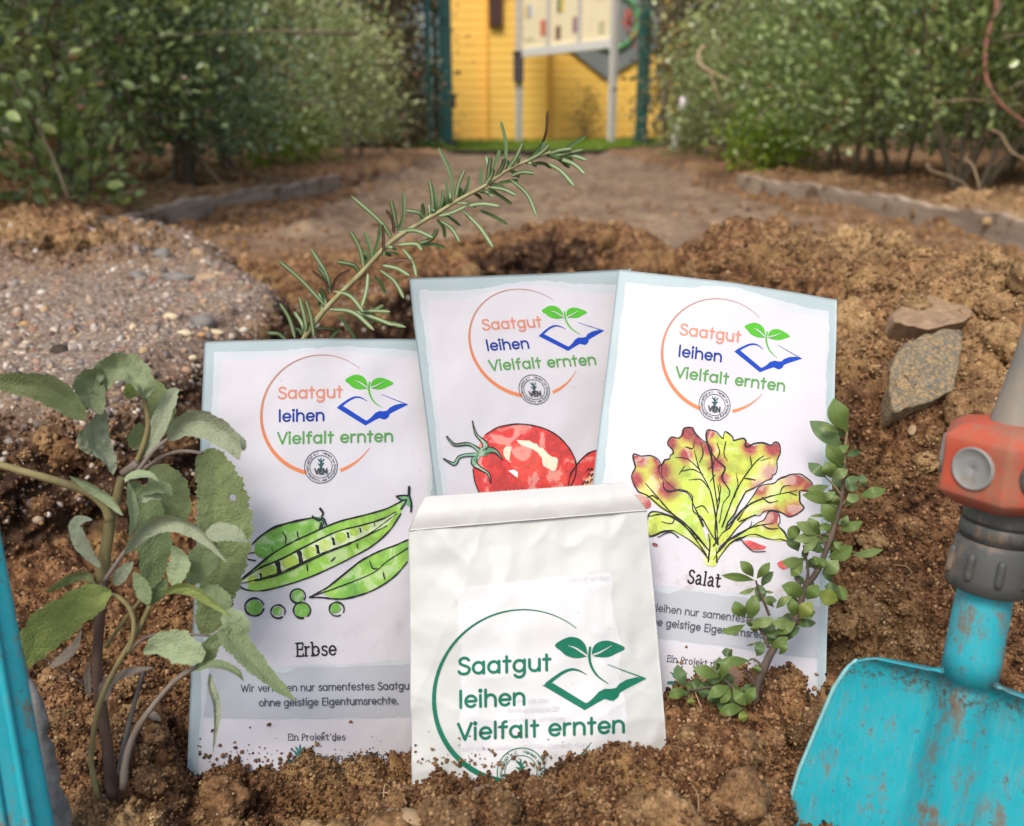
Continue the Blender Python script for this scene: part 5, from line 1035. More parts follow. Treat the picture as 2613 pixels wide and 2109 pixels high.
bstem(zA([(395, 1110), (350, 1050), (280, 980)]), 7, 4, MBG); bstem(zA([(375, 1200), (420, 1150), (510, 1110)]), 6, 4, MBG); bstem(z8([(1030, 480), (1080, 460)]), 8, 5); bstem(zA([(330, 1380), (280, 1370), (230, 1385)]), 6, 4, MBG); bstem(z8([(1160, 110), (1200, 140)]), 10, 6)
bstem(zA([(300, 1500), (270, 1420), (245, 1375)]), 8, 5); bstem(z8([(700, 900), (640, 850), (590, 795)]), 7, 5); bstem(z8([(790, 950), (700, 930), (650, 865)]), 8, 5); bstem(z8([(640, 860), (500, 870), (375, 890)]), 6, 4); bstem(zA([(440, 1490), (520, 1500)]), 5, 3, MBG); bstem(zA([(130, 1570), (90, 1530)]), 6, 3, MBG)
bstem(z8([(1060, 120), (1070, 200), (1100, 310)]), 8, 9)
MBX = [leaf_material('evergreen leaf', (.040, .082, .012), (.13, .19, .055), (.10, .17, .05), (.16, .24, .09), .42, False, .12, veins='plain', mid=.03), leaf_material('evergreen leaf dark', (.019, .046, .009), (.13, .2, .09), None, (.08, .14, .06), .34, False, .12, veins='plain', mid=.03),
       leaf_material('evergreen leaf pale', (.085, .13, .032), (.18, .24, .09), (.16, .23, .09), (.2, .28, .12), .40, False, .15, veins='plain', mid=.03), leaf_material('evergreen leaf yellow', (.19, .23, .03), (.25, .3, .08), None, (.3, .35, .1), .4, False, .35, veins='plain', mid=.03)]
BL = [(zA, [(430, 670), (350, 470), 125, 0], [(400, 790), (200, 620), 115, 1], [(380, 680), (260, 645), 44, 2], [(400, 915), (300, 780), 92, 0], [(350, 860), (435, 775), 48, 0], [(290, 985), (180, 895), 74, 1], [(320, 990), (290, 890), 84, 0], [(325, 1000), (425, 940), 64, 2], [(310, 1040), (170, 1060), 54, 2], [(350, 1165), (150, 1110), 78, 0], [(250, 1150), (340, 1090), 48, 2], [(375, 1180), (345, 1110), 48, 2], [(420, 1060), (500, 1045), 52, 1], [(520, 1110), (675, 1070), 68, 0], [(540, 1060), (535, 970), 42, 1], [(510, 1100), (435, 1135), 62, 2], [(350, 1300), (265, 1180), 84, 0], [(300, 1245), (190, 1250), 22, 2], [(380, 1345), (520, 1290), 58, 0], [(330, 1310), (240, 1320), 48, 0], [(380, 1320), (430, 1250), 38, 2], [(240, 1370), (100, 1300), 74, 2], [(250, 1370), (180, 1270), 84, 0], [(240, 1380), (85, 1410), 58, 2], [(245, 1395), (150, 1490), 54, 2], [(300, 1530), (450, 1460), 84, 0], [(460, 1515), (655, 1480), 48, 2], [(440, 1470), (350, 1430), 48, 2], [(100, 1490), (60, 1370), 84, 1], [(120, 1320), (40, 1390), 74, 0], [(280, 1500), (150, 1440), 64, 1], [(140, 1550), (0, 1560), 70, 2], [(132, 1570), (60, 1650), 64, 0], [(270, 1640), (360, 1560), 86, 2], [(330, 1700), (290, 1600), 54, 1], [(220, 1610), (280, 1550), 58, 0], [(180, 1560), (240, 1540), 54, 0]),
      (z8, [(1100, 310), (980, 240), 84, 0], [(1120, 320), (1190, 240), 74, 0], [(1195, 270), (1305, 320), 94, 3], [(1300, 290), (1370, 270), 80, 0], [(1230, 240), (1310, 250), 54, 1], [(800, 200), (612, 172), 48, 0], [(790, 180), (715, 90), 60, 0], [(810, 190), (885, 98), 50, 0], [(840, 240), (908, 155), 50, 1], [(810, 240), (708, 278), 26, 2], [(830, 335), (820, 235), 62, 1], [(850, 265), (910, 275), 16, 2], [(920, 370), (860, 310), 28, 2], [(740, 430), (680, 340), 76, 0], [(770, 450), (800, 310), 80, 0], [(740, 475), (600, 515), 46, 0], [(770, 460), (900, 440), 58, 2], [(800, 530), (790, 480), 44, 0], [(930, 375), (1020, 310), 46, 2], [(1060, 430), (1030, 320), 60, 0], [(1080, 440), (1150, 345), 74, 3], [(1080, 420), (1168, 398), 54, 0], [(1085, 490), (1172, 468), 44, 1], [(1050, 470), (920, 460), 62, 2], [(920, 540), (1040, 470), 58, 0], [(880, 560), (900, 450), 74, 1], [(895, 625), (995, 560), 54, 0], [(950, 665), (990, 590), 38, 0], [(990, 580), (1070, 500), 44, 1], [(810, 675), (830, 590), 58, 1], [(840, 580), (755, 605), 14, 1], [(770, 702), (590, 710), 54, 0], [(800, 780), (815, 735), 44, 0], [(660, 670), (598, 650), 48, 1], [(580, 800), (430, 750), 70, 0], [(370, 865), (320, 740), 72, 1], [(375, 895), (272, 928), 60, 0], [(380, 880), (455, 840), 58, 1], [(590, 820), (640, 700), 54, 0], [(600, 790), (580, 690), 58, 1], [(470, 940), (505, 850), 74, 1], [(640, 860), (520, 920), 64, 0], [(640, 870), (590, 955), 64, 0], [(660, 870), (735, 970), 58, 0], [(740, 980), (795, 880), 64, 0], [(730, 1000), (588, 1035), 64, 0], [(730, 1010), (738, 1075), 54, 3], [(650, 1000), (560, 960), 74, 1], [(600, 820), (500, 800), 54, 1], [(560, 970), (540, 900), 70, 1], [(390, 930), (400, 970), 40, 3])]
for grp in BL:
    z = grp[0]; sc = .37446 if z is zA else .40829
    for i, (a, b, w_, m_) in enumerate(grp[1:]):
        r_ = random.Random(i*7+int(a[0])); a, b = z([a, b]); b = (b[0]+.12*(b[0]-a[0]), b[1]+.12*(b[1]-a[1])); L_ = math.hypot(b[0]-a[0], b[1]-a[1]); off = r_.uniform(-.1, .1)*L_
        d0 = bd(a[1]); dz = {0: -.003, 1: .006, 2: -.005, 3: -.003}[m_]; mid_ = ((a[0]+b[0])/2-(b[1]-a[1])/L_*off, (a[1]+b[1])/2+(b[0]-a[0])/L_*off, d0+dz*.6-.002)
        V_, Q_, uv = leaf_arrays(px3([(a[0], a[1], d0+(.004 if m_ == 1 else 0)), mid_, (b[0], b[1], d0+dz)], d0), w_*sc/FPX*d0*1.16, 'obov', roll=r_.uniform(-.35, .35), fold=r_.uniform(.1, .3), curl=-.1, nseg=18, ncr=4, seed=i)
        mesh_np('leaf', V_, Q_, MBX[m_], BOX, uv=uv)

# further small leaves in whorls along the branches
wh = random.Random(21); zz = []
for (u, v) in zA([(432, 690), (415, 840), (405, 960), (398, 1060), (385, 1150), (372, 1230), (350, 1300), (335, 1380), (300, 1480), (240, 1380), (270, 1440)])+z8([(1110, 60), (1125, 130), (1120, 235), (1100, 300), (1080, 350), (1060, 420), (1030, 480), (985, 550), (930, 605), (850, 320), (830, 500), (800, 470), (600, 800), (650, 860), (700, 900), (480, 870), (390, 890), (590, 900), (740, 960)]):
    for k in range(2): zz.append((u+wh.uniform(-6, 6), v+wh.uniform(-8, 8)))
for i, (u, v) in enumerate(zz):
    a = wh.uniform(-.3, 3.44); L_ = wh.uniform(24, 52); d0 = bd(v)+wh.uniform(.002, .010); e = (u+math.cos(a)*L_, v-math.sin(a)*L_*.8, d0+wh.uniform(-.006, .004))
    V_, Q_, uv = leaf_arrays(px3([(u, v, d0), ((u+e[0])/2, (v+e[1])/2+wh.uniform(-3, 3), d0-.001), e], d0), L_*wh.uniform(.42, .58)/FPX*d0, 'obov', roll=wh.uniform(-.7, .7), fold=wh.uniform(.1, .3), curl=-.1, nseg=14, ncr=3, seed=i)
    mesh_np('leaf', V_, Q_, MBX[wh.choice([0, 0, 1, 1, 1, 2])], BOX, uv=uv)
# ------------------------------------------------------------------ hand tools
def turq():
    n = N('turquoise paint'); o = n.coord('Object'); 
    v = n.noise(60, 5, .65); c = n.mix(v, (.006, .27, .35), (.025, .40, .47))
    uv = n.n('ShaderNodeUVMap', uv_map='uv').outputs[0]
    st = n.noise(1, 5, .7, vec=n.mapv(uv, (95, 5, 1))); c = n.mix(n.math('MULTIPLY', n.step(st, .52, .72), .4), c, (.19, .31, .30))
    sc = n.noise(1, 4, .75, vec=n.mapv(uv, (210, 9, 1))); c = n.mix(n.math('MULTIPLY', n.step(sc, .60, .66), .55), c, (.22, .27, .24))
    d1 = n.noise(120, 7, .78, vec=n.mapv(o, (1, 1, .40))); c = n.mix(n.math('MULTIPLY', n.step(d1, .52, .64), .8), c, (.17, .105, .06))
    d2 = n.noise(300, 5, .8); c = n.mix(n.math('MULTIPLY', n.step(d2, .58, .66), .7), c, (.10, .07, .045))
    ux_ = n.math('ABSOLUTE', n.math('SUBTRACT', n.sep(uv)[0], .5)); rid = n.math('MULTIPLY', n.step(ux_, .17, .02), n.step(n.noise(150, 6, .75, vec=n.mapv(o, (1, 1, .35))), .46, .60)); c = n.mix(n.math('MULTIPLY', rid, .75), c, (.17, .10, .052))
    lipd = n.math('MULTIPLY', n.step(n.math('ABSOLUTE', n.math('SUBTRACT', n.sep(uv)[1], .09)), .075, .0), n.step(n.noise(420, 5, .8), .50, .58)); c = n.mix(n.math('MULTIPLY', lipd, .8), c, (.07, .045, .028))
    n.bump(st, .12, .0003)
    return n.done(c, n.ramp(d1, [(.4, (.30,)*3), (.65, (.8,)*3)]), .45)
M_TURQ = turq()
def tool_plastic(name, c1, c2, dirt=(.21, .15, .10), lo=.50, hi=.68, rough=.55):
    n = N(name); v = n.noise(70, 5, .6); d = n.noise(95, 6, .7, vec=n.mapv(n.coord(), (1, 1, .6))); c = n.mix(v, c1, c2); c = n.mix(n.math('MULTIPLY', n.step(d, lo, hi), .7), c, dirt); n.bump(n.noise(500, 4), .12, .0004)
    pt = n.n('ShaderNodeNewGeometry').outputs['Pointiness']; c = n.mix(n.math('MULTIPLY', n.step(pt, .505, .56), n.math('MULTIPLY', n.noise(260, 5, .7), .9)), c, dirt)
    return n.done(c, rough, .4)
M_DKGREY = tool_plastic('dark grey plastic', (.045, .048, .047), (.08, .085, .08)); M_GREY = tool_plastic('grey handle plastic', (.17, .165, .14), (.215, .205, .175), (.27, .22, .16))
M_ORANGE2 = tool_plastic('orange red plastic', (.38, .052, .026), (.48, .095, .05), (.26, .14, .09), .40, .58, .85); M_BTN = tool_plastic('grey button', (.20, .215, .21), (.27, .28, .27)); M_RIM = plain('worn rim', (.42, .62, .60), .5); M_BLACK = plain('black seam', (.012, .012, .012), .6)
class Axis:
    """tool frame: a along the tool (metres, down the blade positive), b sideways, c towards the viewer"""
    def __init__(s, p0, p1):
        s.o = p0; s.a = (p1-p0)/np.linalg.norm(p1-p0); v = CAM-p0; s.b = np.cross(s.a, v); s.b /= np.linalg.norm(s.b)
        if s.b[0] < 0: s.b = -s.b
        s.c = np.cross(s.a, s.b)
        if s.c@v < 0: s.c = -s.c
    def __call__(s, q): q = np.asarray(q, float); return s.o+q[:, :1]*s.a+q[:, 1:2]*s.b+q[:, 2:3]*s.c
def lathe(ax, prof, n=40, rfun=None, zs=1.0):
    prof = np.array(prof, float); an = np.linspace(0, 2*math.pi, n, endpoint=False); V = []
    for a, r in prof:
        k = rfun(an) if rfun else 1; V.append(np.c_[np.full(n, a), r*k*np.cos(an), r*k*np.sin(an)*zs])
    m = len(prof); V = np.concatenate(V); Q = [[i*n+j, i*n+(j+1) % n, (i+1)*n+(j+1) % n, (i+1)*n+j] for i in range(m-1) for j in range(n)]
    uv = np.c_[np.tile(np.linspace(0, 1, n), m), np.repeat(np.linspace(0, 1, m), n)]
    V = np.vstack([V, [[prof[0, 0], 0, 0], [prof[-1, 0], 0, 0]]]); uv = np.vstack([uv, [[0, 0], [0, 1]]])
    T = [[m*n, (j+1) % n, j] for j in range(n)]+[[m*n+1, (m-1)*n+j, (m-1)*n+(j+1) % n] for j in range(n)]
    return ax(V), T, Q, uv
def disc(ax, a, ang, dist, r, h, mat, name, parent, dish=.0):
    """round button on the ring's side, facing outwards"""
    n = 36; an = np.linspace(0, 2*math.pi, n, endpoint=False); out = np.array([0, math.sin(ang), math.cos(ang)]); tan = np.array([0, math.cos(ang), -math.sin(ang)]); c = np.array([a, 0, 0])+out*dist; V = []
    for rr_, hh in ((r, -h), (r, 0), (r*.93, h*.25), (r*.90, h*.05), (r*.5, -dish), (r*.12, -dish), (r*.06, -dish*2.2)): V.append(c+rr_*np.cos(an)[:, None]*np.array([1, 0, 0])+rr_*np.sin(an)[:, None]*tan+hh*out)
    V = np.concatenate(V); m = 7; Q = [[i*n+j, i*n+(j+1) % n, (i+1)*n+(j+1) % n, (i+1)*n+j] for i in range(m-1) for j in range(n)]; Q.append([6*n, 6*n+9, 6*n+18, 6*n+27])
    return MB().add(ax(V), Q=np.array(Q)[:, ::-1]).build(name, mat, parent, True)
def trowel_blade(ax, wid, L, ridge0, parent, a0=0., dish=.006, na=90, nb=60, flip=1):
    """socket ridge flowing into a dished blade"""
    s = np.linspace(0, 1, na); j = np.linspace(-1, 1, nb); V = []; uv = []
    for i, t in enumerate(s):
        w = np.interp(t, wid[0], wid[1]); b = j*w; rg_ = ridge0*(1-.62*sstep(0, .75, np.array(t)))
        f = float(sstep(0, .14, np.array(t))); rr2 = ridge0*(.95+.9*t); hgt = (1-f)*np.sqrt(np.maximum(0, 1-(b/ridge0)**2))*ridge0+f*ridge0*(1.15-.75*t)*np.cos(np.clip(b/(rr2*1.12), -1, 1)*math.pi/2)**1.15
        lip = .0045*np.exp(-t*L/.006)*(np.abs(b) > rg_*.9)
        V.append(np.c_[np.full(nb, a0+t*L-.0022*np.exp(-t*L/.004)*(np.abs(j) > .93)*0), b, hgt+dish*np.abs(j)**2.2+lip-.004]); uv.append(np.c_[(b/.1)+.5, np.full(nb, t*L/.1)])
    V = np.concatenate(V); uv = np.concatenate(uv); m = len(V); B = V-[0, 0, .0022]
    idx = np.arange(m).reshape(na, nb); q = np.stack([idx[:-1, :-1], idx[1:, :-1], idx[1:, 1:], idx[:-1, 1:]], -1).reshape(-1, 4)
    rim = np.r_[idx[:, 0], idx[-1, 1:], idx[-2::-1, -1], idx[0, -2:0:-1]]; r2 = np.roll(rim, -1)
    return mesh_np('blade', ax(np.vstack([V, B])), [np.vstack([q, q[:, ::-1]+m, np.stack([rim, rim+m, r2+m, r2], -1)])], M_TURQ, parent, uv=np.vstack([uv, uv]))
TR = empty('hand_trowel', P(2440, 2109, .294)); tag(TR, 'turquoise hand trowel with orange-red connector and grey handle, stuck in the earth at the right', 'trowel')
ax = Axis(P(2512, 1520, .284), P(2470, 1740, .289)); mpp = .288/FPX
L_ = 1050*mpp
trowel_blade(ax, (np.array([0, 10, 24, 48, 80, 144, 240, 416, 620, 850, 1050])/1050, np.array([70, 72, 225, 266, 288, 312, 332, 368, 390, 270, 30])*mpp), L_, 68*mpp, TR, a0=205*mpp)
# pale worn rim along the left edge of the blade
tt = np.linspace(.045, .8, 60); wv = np.interp(tt, np.array([0, 10, 24, 48, 80, 144, 240, 416, 620, 850, 1050])/1050, np.array([70, 72, 225, 266, 288, 312, 332, 368, 390, 270, 30])*mpp)
MB().tube(ax(np.c_[205*mpp+tt*L_, -wv, np.full(60, .0022)]), .0007, 8).build('rim', plain('worn turquoise rim', (.20, .46, .48), .5, .4, .3, 200), TR, True)
MB().add(*lathe(ax, [(-60*mpp, 60*mpp), (-30*mpp, 63*mpp), (60*mpp, 66*mpp), (150*mpp, 67*mpp), (222*mpp, 68*mpp)], 40)).build('neck', M_TURQ, TR, True)
ax2 = Axis(P(2552, 1330, .279), P(2512, 1520, .284)); LU = np.linalg.norm(P(2552, 1330, .279)-P(2512, 1520, .284)); mp2 = .281/FPX
MB().add(*lathe(ax2, [(LU-18*mp2, 80*mp2), (LU-26*mp2, 98*mp2), (LU-60*mp2, 99*mp2), (60*mp2, 94*mp2), (52*mp2, 90*mp2), (50*mp2, 86*mp2), (38*mp2, 86*mp2), (36*mp2, 90*mp2), (8*mp2, 90*mp2), (4*mp2, 86*mp2), (-4*mp2, 86*mp2), (-8*mp2, 88*mp2), (-40*mp2, 84*mp2), (-80*mp2, 70*mp2)], 48)).build('collar', M_DKGREY, TR, True)
for an in (-1.15, -.45, .25, .95):
    a = np.linspace(75*mp2, LU-52*mp2, 12); r = 98*mp2
    MB().tube(ax2(np.c_[a, np.full(12, math.sin(an)*r), np.full(12, math.cos(an)*r)]), np.r_[.0004, .0011, np.full(8, .0013), .0011, .0004], 8).build('grip_rib', M_DKGREY, TR, True)
for a in (44, 0): MB().add(*lathe(ax2, [((a-5)*mp2, 86*mp2), ((a-4)*mp2, 87.2*mp2), ((a+4)*mp2, 87.2*mp2), ((a+5)*mp2, 86*mp2)], 48)).build('seam', M_BLACK, TR, True)
ax3 = Axis(P(2588, 1085, .272), P(2556, 1300, .278)); LO = 215*.275/FPX; mp3 = .275/FPX
hexr = lambda an: 1/np.maximum(np.cos((an+math.pi/6) % (math.pi/3)-math.pi/6), .872)
ring = lathe(ax3, [(-8*mp3, 70*mp3), (-2*mp3, 110*mp3), (6*mp3, 126*mp3), (26*mp3, 149*mp3), (34*mp3, 152*mp3), (60*mp3, 149*mp3), (96*mp3, 148*mp3), (140*mp3, 149*mp3), (166*mp3, 152*mp3), (174*mp3, 149*mp3), (206*mp3, 112*mp3), (216*mp3, 70*mp3)], 144, lambda an: hexr(an+.0)*.98)
MB().add(*ring).build('connector_ring', M_ORANGE2, TR, True)
for an, m_ in ((-.52, M_BTN), (.53, M_DKGREY), (-1.57, M_BTN), (1.57, M_DKGREY)): disc(ax3, 96*mp3, an, 153*mp3, 54*mp3, .0012, m_, 'button', TR, .0002)
ax4 = Axis(P(2700, 800, .268), P(2590, 1100, .273)); L4 = 320*.27/FPX; mp4 = .27/FPX
MB().add(*lathe(ax4, [(-500*mp4, 40*mp4), (-480*mp4, 62*mp4), (-200*mp4, 72*mp4), (0, 66*mp4), (150*mp4, 62*mp4), (L4-20*mp4, 64*mp4), (L4+20*mp4, 66*mp4)], 40)).build('handle', M_GREY, TR, True)
# second tool at the left frame edge
T2 = empty('hand_tool', P(20, 2109, .268)); tag(T2, 'turquoise tool shaft cut by the left frame edge, leaning beside the sage', 'garden tool')
axl = Axis(P(-95, 1300, .258), P(42, 2109, .268)); mpl = .264/FPX; LL = 820*mpl
def lprof(an): return 1+.05*np.cos(an*2+1.0)+.03*np.cos(5*an)
MB().add(*lathe(axl, [(-420*mpl, 40*mpl), (-300*mpl, 62*mpl), (0, 66*mpl), (300*mpl, 72*mpl), (LL, 80*mpl), (LL+150*mpl, 84*mpl), (LL+400*mpl, 60*mpl)], 64, lprof, .42)).build('shaft', M_TURQ, T2, True)
for an in (.35, -.35):
    a = np.linspace(-200*mpl, LL+100*mpl, 30); r = np.interp(a, [0, LL], [65*mpl, 80*mpl]); MB().tube(axl(np.c_[a, np.sin(an)*r, np.cos(an)*r*.42]), .0012, 8).build('ridge', M_TURQ, T2, True)
MB().add(*lathe(axl, [(-1000*mpl, 50*mpl), (-980*mpl, 70*mpl), (-650*mpl, 74*mpl), (-440*mpl, 70*mpl), (-400*mpl, 50*mpl)], 40)).build('handle', M_DKGREY, T2, True)
# weathered stick beside it
sp = catmull(px3([(50, 1650), (72, 1730), (92, 1800), (108, 1870), (112, 1930), (126, 1985), (138, 2030), (148, 2090), (152, 2130)], .290), 60); sr = np.interp(np.linspace(0, 1, 60), [0, .15, .4, .6, .8, 1], [.0006, .0016, .0022, .0027, .0035, .0032])
b = MB(); b.tube(sp, sr, 24); Vs = b.V[0]; b.V[0] = Vs+(fbm(Vs*160, 4, 3)*.0022)[:, None]*np.array([1, .6, .3])
st_m = stone_material('weathered wood', (.17, .165, .155), (.40, .38, .36), 150); tag(b.build('stick', st_m, None, True), 'grey weathered stick standing in the earth beside the left turquoise tool', 'stick')

# ------------------------------------------------------------------ edging boards
def kerb(name, pts, label, side):
    p = catmull(np.array(pts), 80); T = np.gradient(p, axis=0); T /= np.linalg.norm(T, axis=1)[:, None]; nn = np.c_[-T[:, 1], T[:, 0]]
    b = MB(); th = .010; V = []
    for i in range(80):
        top = .062+.004*math.sin(i*.35)+.003*math.sin(i*1.3); 
        for o, z in ((-th, -.15), (-th, top-.003), (-th+.003, top), (th-.003, top), (th, top-.003), (th, -.15)): V.append([*(p[i]+nn[i]*o), z])
    Q = [[i*6+j, i*6+j+1, (i+1)*6+j+1, (i+1)*6+j] for i in range(79) for j in range(5)]
    b.add(V, Q=Q); root = b.build(name, M_KERB, None, False); tag(root, label, 'edging board'); return root
n = N('weathered edging'); v = n.noise(1, 6, .65, vec=n.mapv(n.coord(), (14, 3, 30))); c = n.ramp(v, [(.3, (.22, .17, .125)), (.55, (.40, .315, .235)), (.75, (.54, .44, .33))]); c = n.mix(n.step(n.noise(9, 5, .7), .5, .65), c, (.16, .095, .055)); n.bump(v, .3, .003); M_KERB = n.done(c, .9, .2)
kerb('edging_board', KERB_L, 'weathered brown edging board along the left side of the path', -1); kerb('edging_board', KERB_R, 'weathered brown edging board along the right side of the path', 1)

# ------------------------------------------------------------------ hedges and thicket
def foliage_mat(name, dark, light, tr=.3, rough=.30, under=None):
    n = N(name); t = n.attr('tint'); v = n.noise(3, 3, .6); c = n.ramp(n.math('ADD', n.math('MULTIPLY', t, .75), n.math('MULTIPLY', v, .25)), [(.15, dark), (.55, tuple((np.array(dark)+np.array(light))/2)), (.9, light)])
    br = n.attr('dead'); c = n.mix(br, c, (.20, .095, .04)); n.translucent(n.mix(.4, c, (.2, .3, .03)), tr); return n.done(c, rough, .75)
LT = np.array([[0, 0, 0], [-.26, .3, .06], [-.25, .68, .05], [0, 1, -.06], [.25, .68, .05], [.26, .3, .06], [0, .3, -.02], [0, .68, -.03]]); LTF = np.array([[0, 6, 1], [1, 6, 7], [1, 7, 2], [2, 7, 3], [7, 4, 3], [6, 4, 7], [6, 5, 4], [0, 5, 6]])
def shrub(name, label, cat, x, y, h, rx, ry, nl, leaf, mat, seed, ntr=6, z0=.16, bark=None, group=None, dead=.01, hollow=.55, lw=1.0, trunk_r=.012, twigs=16):
    rg = np.random.default_rng(seed); zb = hz(x, y); root = empty(name, (x, y, zb)); tag(root, label, cat, group)
    ph = rg.uniform(0, 6.28, 8)
    # clumps: leaves gather round the ends of many twigs
    nc = max(24, nl//45); th = rg.uniform(0, 2*math.pi, nc); u = rg.uniform(0, 1, nc); rad = (hollow+(1-hollow)*rg.random(nc))
    zc = z0+(h-z0)*u; prof = np.sqrt(np.clip(1-((u-.45)/.62)**2, .12, 1))*(1+.22*np.sin(th*3+ph[0])+.15*np.sin(th*5+u*7+ph[1]))
    cen = np.c_[x+np.cos(th)*rx*prof*rad, y+np.sin(th)*ry*prof*rad, zb+zc+.05*rg.normal(size=nc)]
    k = rg.integers(0, nc, nl); pos = cen[k]+rg.normal(0, 1, (nl, 3))*np.array([.075, .075, .065])*(.7+.6*h)
    low = pos[:, 2] < zb+z0*.75; pos[low, 2] = zb+z0*.75+rg.random(low.sum())*.25
    dirs = pos-np.array([x, y, zb+h*.35]); dirs /= np.linalg.norm(dirs, axis=1)[:, None]; dirs += rg.normal(0, .55, (nl, 3)); dirs[:, 2] += .35; dirs /= np.linalg.norm(dirs, axis=1)[:, None]
    up = rg.normal(0, .6, (nl, 3))+[0, 0, 1]; bx = np.cross(dirs, up); bx /= np.linalg.norm(bx, axis=1)[:, None]; bz = np.cross(bx, dirs); R = np.stack([bx, dirs, bz], -1)
    sz = leaf*rg.uniform(.6, 1.2, nl); V_, F_ = scatter(LT*[lw, 1, 1], LTF, pos, R, sz)
    tint = np.clip(.58+.25*rg.normal(size=nl)+.2*rg.normal(size=nc)[k], 0, 1); dd = (rg.random(nl) < dead).astype(float)
    mesh_np('foliage', V_, F_, mat, root, smooth=False, attrs={'tint': np.repeat(tint, 8), 'dead': np.repeat(dd, 8)})
    b = MB()
    for i in range(ntr):
        a = rg.uniform(0, 6.28); r0 = rg.uniform(.0, .35)*min(rx, .5); e = cen[rg.integers(nc)]; p0 = np.array([x+math.cos(a)*r0, y+math.sin(a)*r0, zb-.03]); m1 = p0+(e-p0)*.4+np.array([0, 0, .12*h])+rg.normal(0, .03, 3)
        b.tube(catmull([p0, m1, e], 9), np.linspace(trunk_r, trunk_r*.35, 9)*rg.uniform(.6, 1.3), 6)
    for i in range(twigs*3):
        e = cen[rg.integers(nc)]; s_ = e+rg.normal(0, .14, 3)*[1, 1, .9]; s_[2] = max(s_[2], zb+.05); b.tube(catmull([s_, (s_+e)/2+rg.normal(0, .02, 3), e+(e-s_)*.3], 6), np.linspace(.0035, .0012, 6), 5)
    b.build('trunk', bark or BARK, root, True); return root
BARK = plain('hedge bark', (.15, .125, .085), .85, .2, .35, 60); BARK_L = plain('pale bark', (.26, .20, .15), .85, .2, .3, 40)
FG = {'privet': foliage_mat('privet leaves', (.045, .085, .026), (.42, .53, .19)), 'deep': foliage_mat('dark evergreen leaves', (.028, .075, .032), (.20, .32, .13), .15),
      'olive': foliage_mat('olive green leaves', (.09, .135, .045), (.46, .51, .20)), 'light': foliage_mat('bright green leaves', (.08, .14, .03), (.43, .54, .20), .4), 'thick': foliage_mat('thicket leaves', (.04, .045, .022), (.20, .185, .09), .15, .6), 'yellow': foliage_mat('fresh green leaves', (.13, .22, .012), (.33, .46, .05), .45)}
HG = 'hedge shrubs beside the path'
HEDGE = [ # name mats x y h rx ry n leaf seed label
 (-.98, 1.62, .80, .30, .30, 2600, .034, 'privet', 'large-leaved privet shrub at the left frame edge with bare greenish trunks'),
 (-1.02, 2.15, .84, .34, .30, 3600, .032, 'privet', 'privet shrub with two upright trunks, second in the left hedge'),
 (-.93, 2.62, .58, .22, .26, 4800, .026, 'deep', 'darkest green dense bush in the left hedge'),
 (-1.30, 2.75, 1.00, .38, .36, 3800, .032, 'privet', 'tall green shrub rising behind the darkest bush of the left hedge'),
 (-1.02, 3.35, .78, .34, .34, 3600, .032, 'olive', 'olive green shrub right after the darkest bush of the left hedge'),
 (-1.08, 4.05, .82, .36, .36, 3400, .034, 'olive', 'loose olive shrub of the left hedge with fresh green shoots at its foot'),
 (-1.05, 4.85, .80, .36, .38, 3000, .036, 'olive', 'yellowish olive shrub in the far part of the left hedge'),
 (-1.02, 5.70, .74, .34, .4, 2600, .04, 'olive', 'dull olive shrub at the far end of the left hedge, before the green gate post'),
 (1.42, 1.75, .78, .30, .30, 2600, .032, 'privet', 'shrub at the right frame edge tangled with bare vines'),
 (1.14, 2.28, .66, .28, .28, 4400, .03, 'privet', 'green shrub with a dark trunk, nearest whole bush of the right hedge'),
 (1.45, 2.55, .95, .34, .34, 3600, .032, 'light', 'tall bright green shrub at the back of the right hedge by the frame edge'),
 (1.16, 2.95, .74, .32, .32, 4400, .032, 'light', 'bright leafy shrub in the middle of the right hedge'),
 (1.20, 3.65, .78, .34, .34, 3800, .034, 'light', 'rounded light green shrub behind the middle of the right hedge'),
 (1.18, 4.40, .72, .36, .36, 3400, .036, 'olive', 'olive shrub of the right hedge above a low yellow-green plant'),
 (1.24, 5.15, .62, .30, .34, 3000, .036, 'privet', 'low dark-footed shrub near the far end of the right hedge'),
 (1.46, 6.00, .62, .34, .4, 2600, .04, 'olive', 'last dull shrub of the right hedge beside the white marker')]
for i, (x, y, h, rx, ry, nl, lf, m_, lab) in enumerate(HEDGE):
    shrub('hedge_shrub', lab, 'shrub', x, y, h, rx, ry, int(nl*1.6), lf*.72, FG[m_], 100+i, ntr=5 if m_ != 'deep' else 9, z0=.13 if m_ != 'privet' else .20, group=HG, hollow=.45, trunk_r=.011 if i in (0, 1, 9) else .009, dead=.03, lw=1.15)
for i, (u, v, d_, h, lab, m_) in enumerate([(778, 395, 4.0, .20, 'fresh bright green shoots at the foot of the left hedge', 'yellow'), (700, 385, 3.6, .16, 'small bright green tuft left of the fresh shoots in the left hedge', 'yellow'), (1925, 440, 3.4, .12, 'low yellow-green plant at the foot of the right hedge', 'yellow'), (2010, 440, 3.3, .12, 'pale yellow-green tuft next to the low plant under the right hedge', 'yellow'), (165, 470, 1.75, .10, 'small green weed between the trunks of the nearest left shrubs', 'light'), (1745, 410, 5.3, .10, 'low green clump beside the white marker', 'light')]):
    p = P(u, v, d_); shrub('low_plant', lab, 'plant', p[0], p[1], h, .09, .09, 420, .032, FG[m_], 300+i, ntr=3, z0=.02, twigs=2, trunk_r=.004, hollow=.3)
TH = 'thicket bushes behind the hedges'
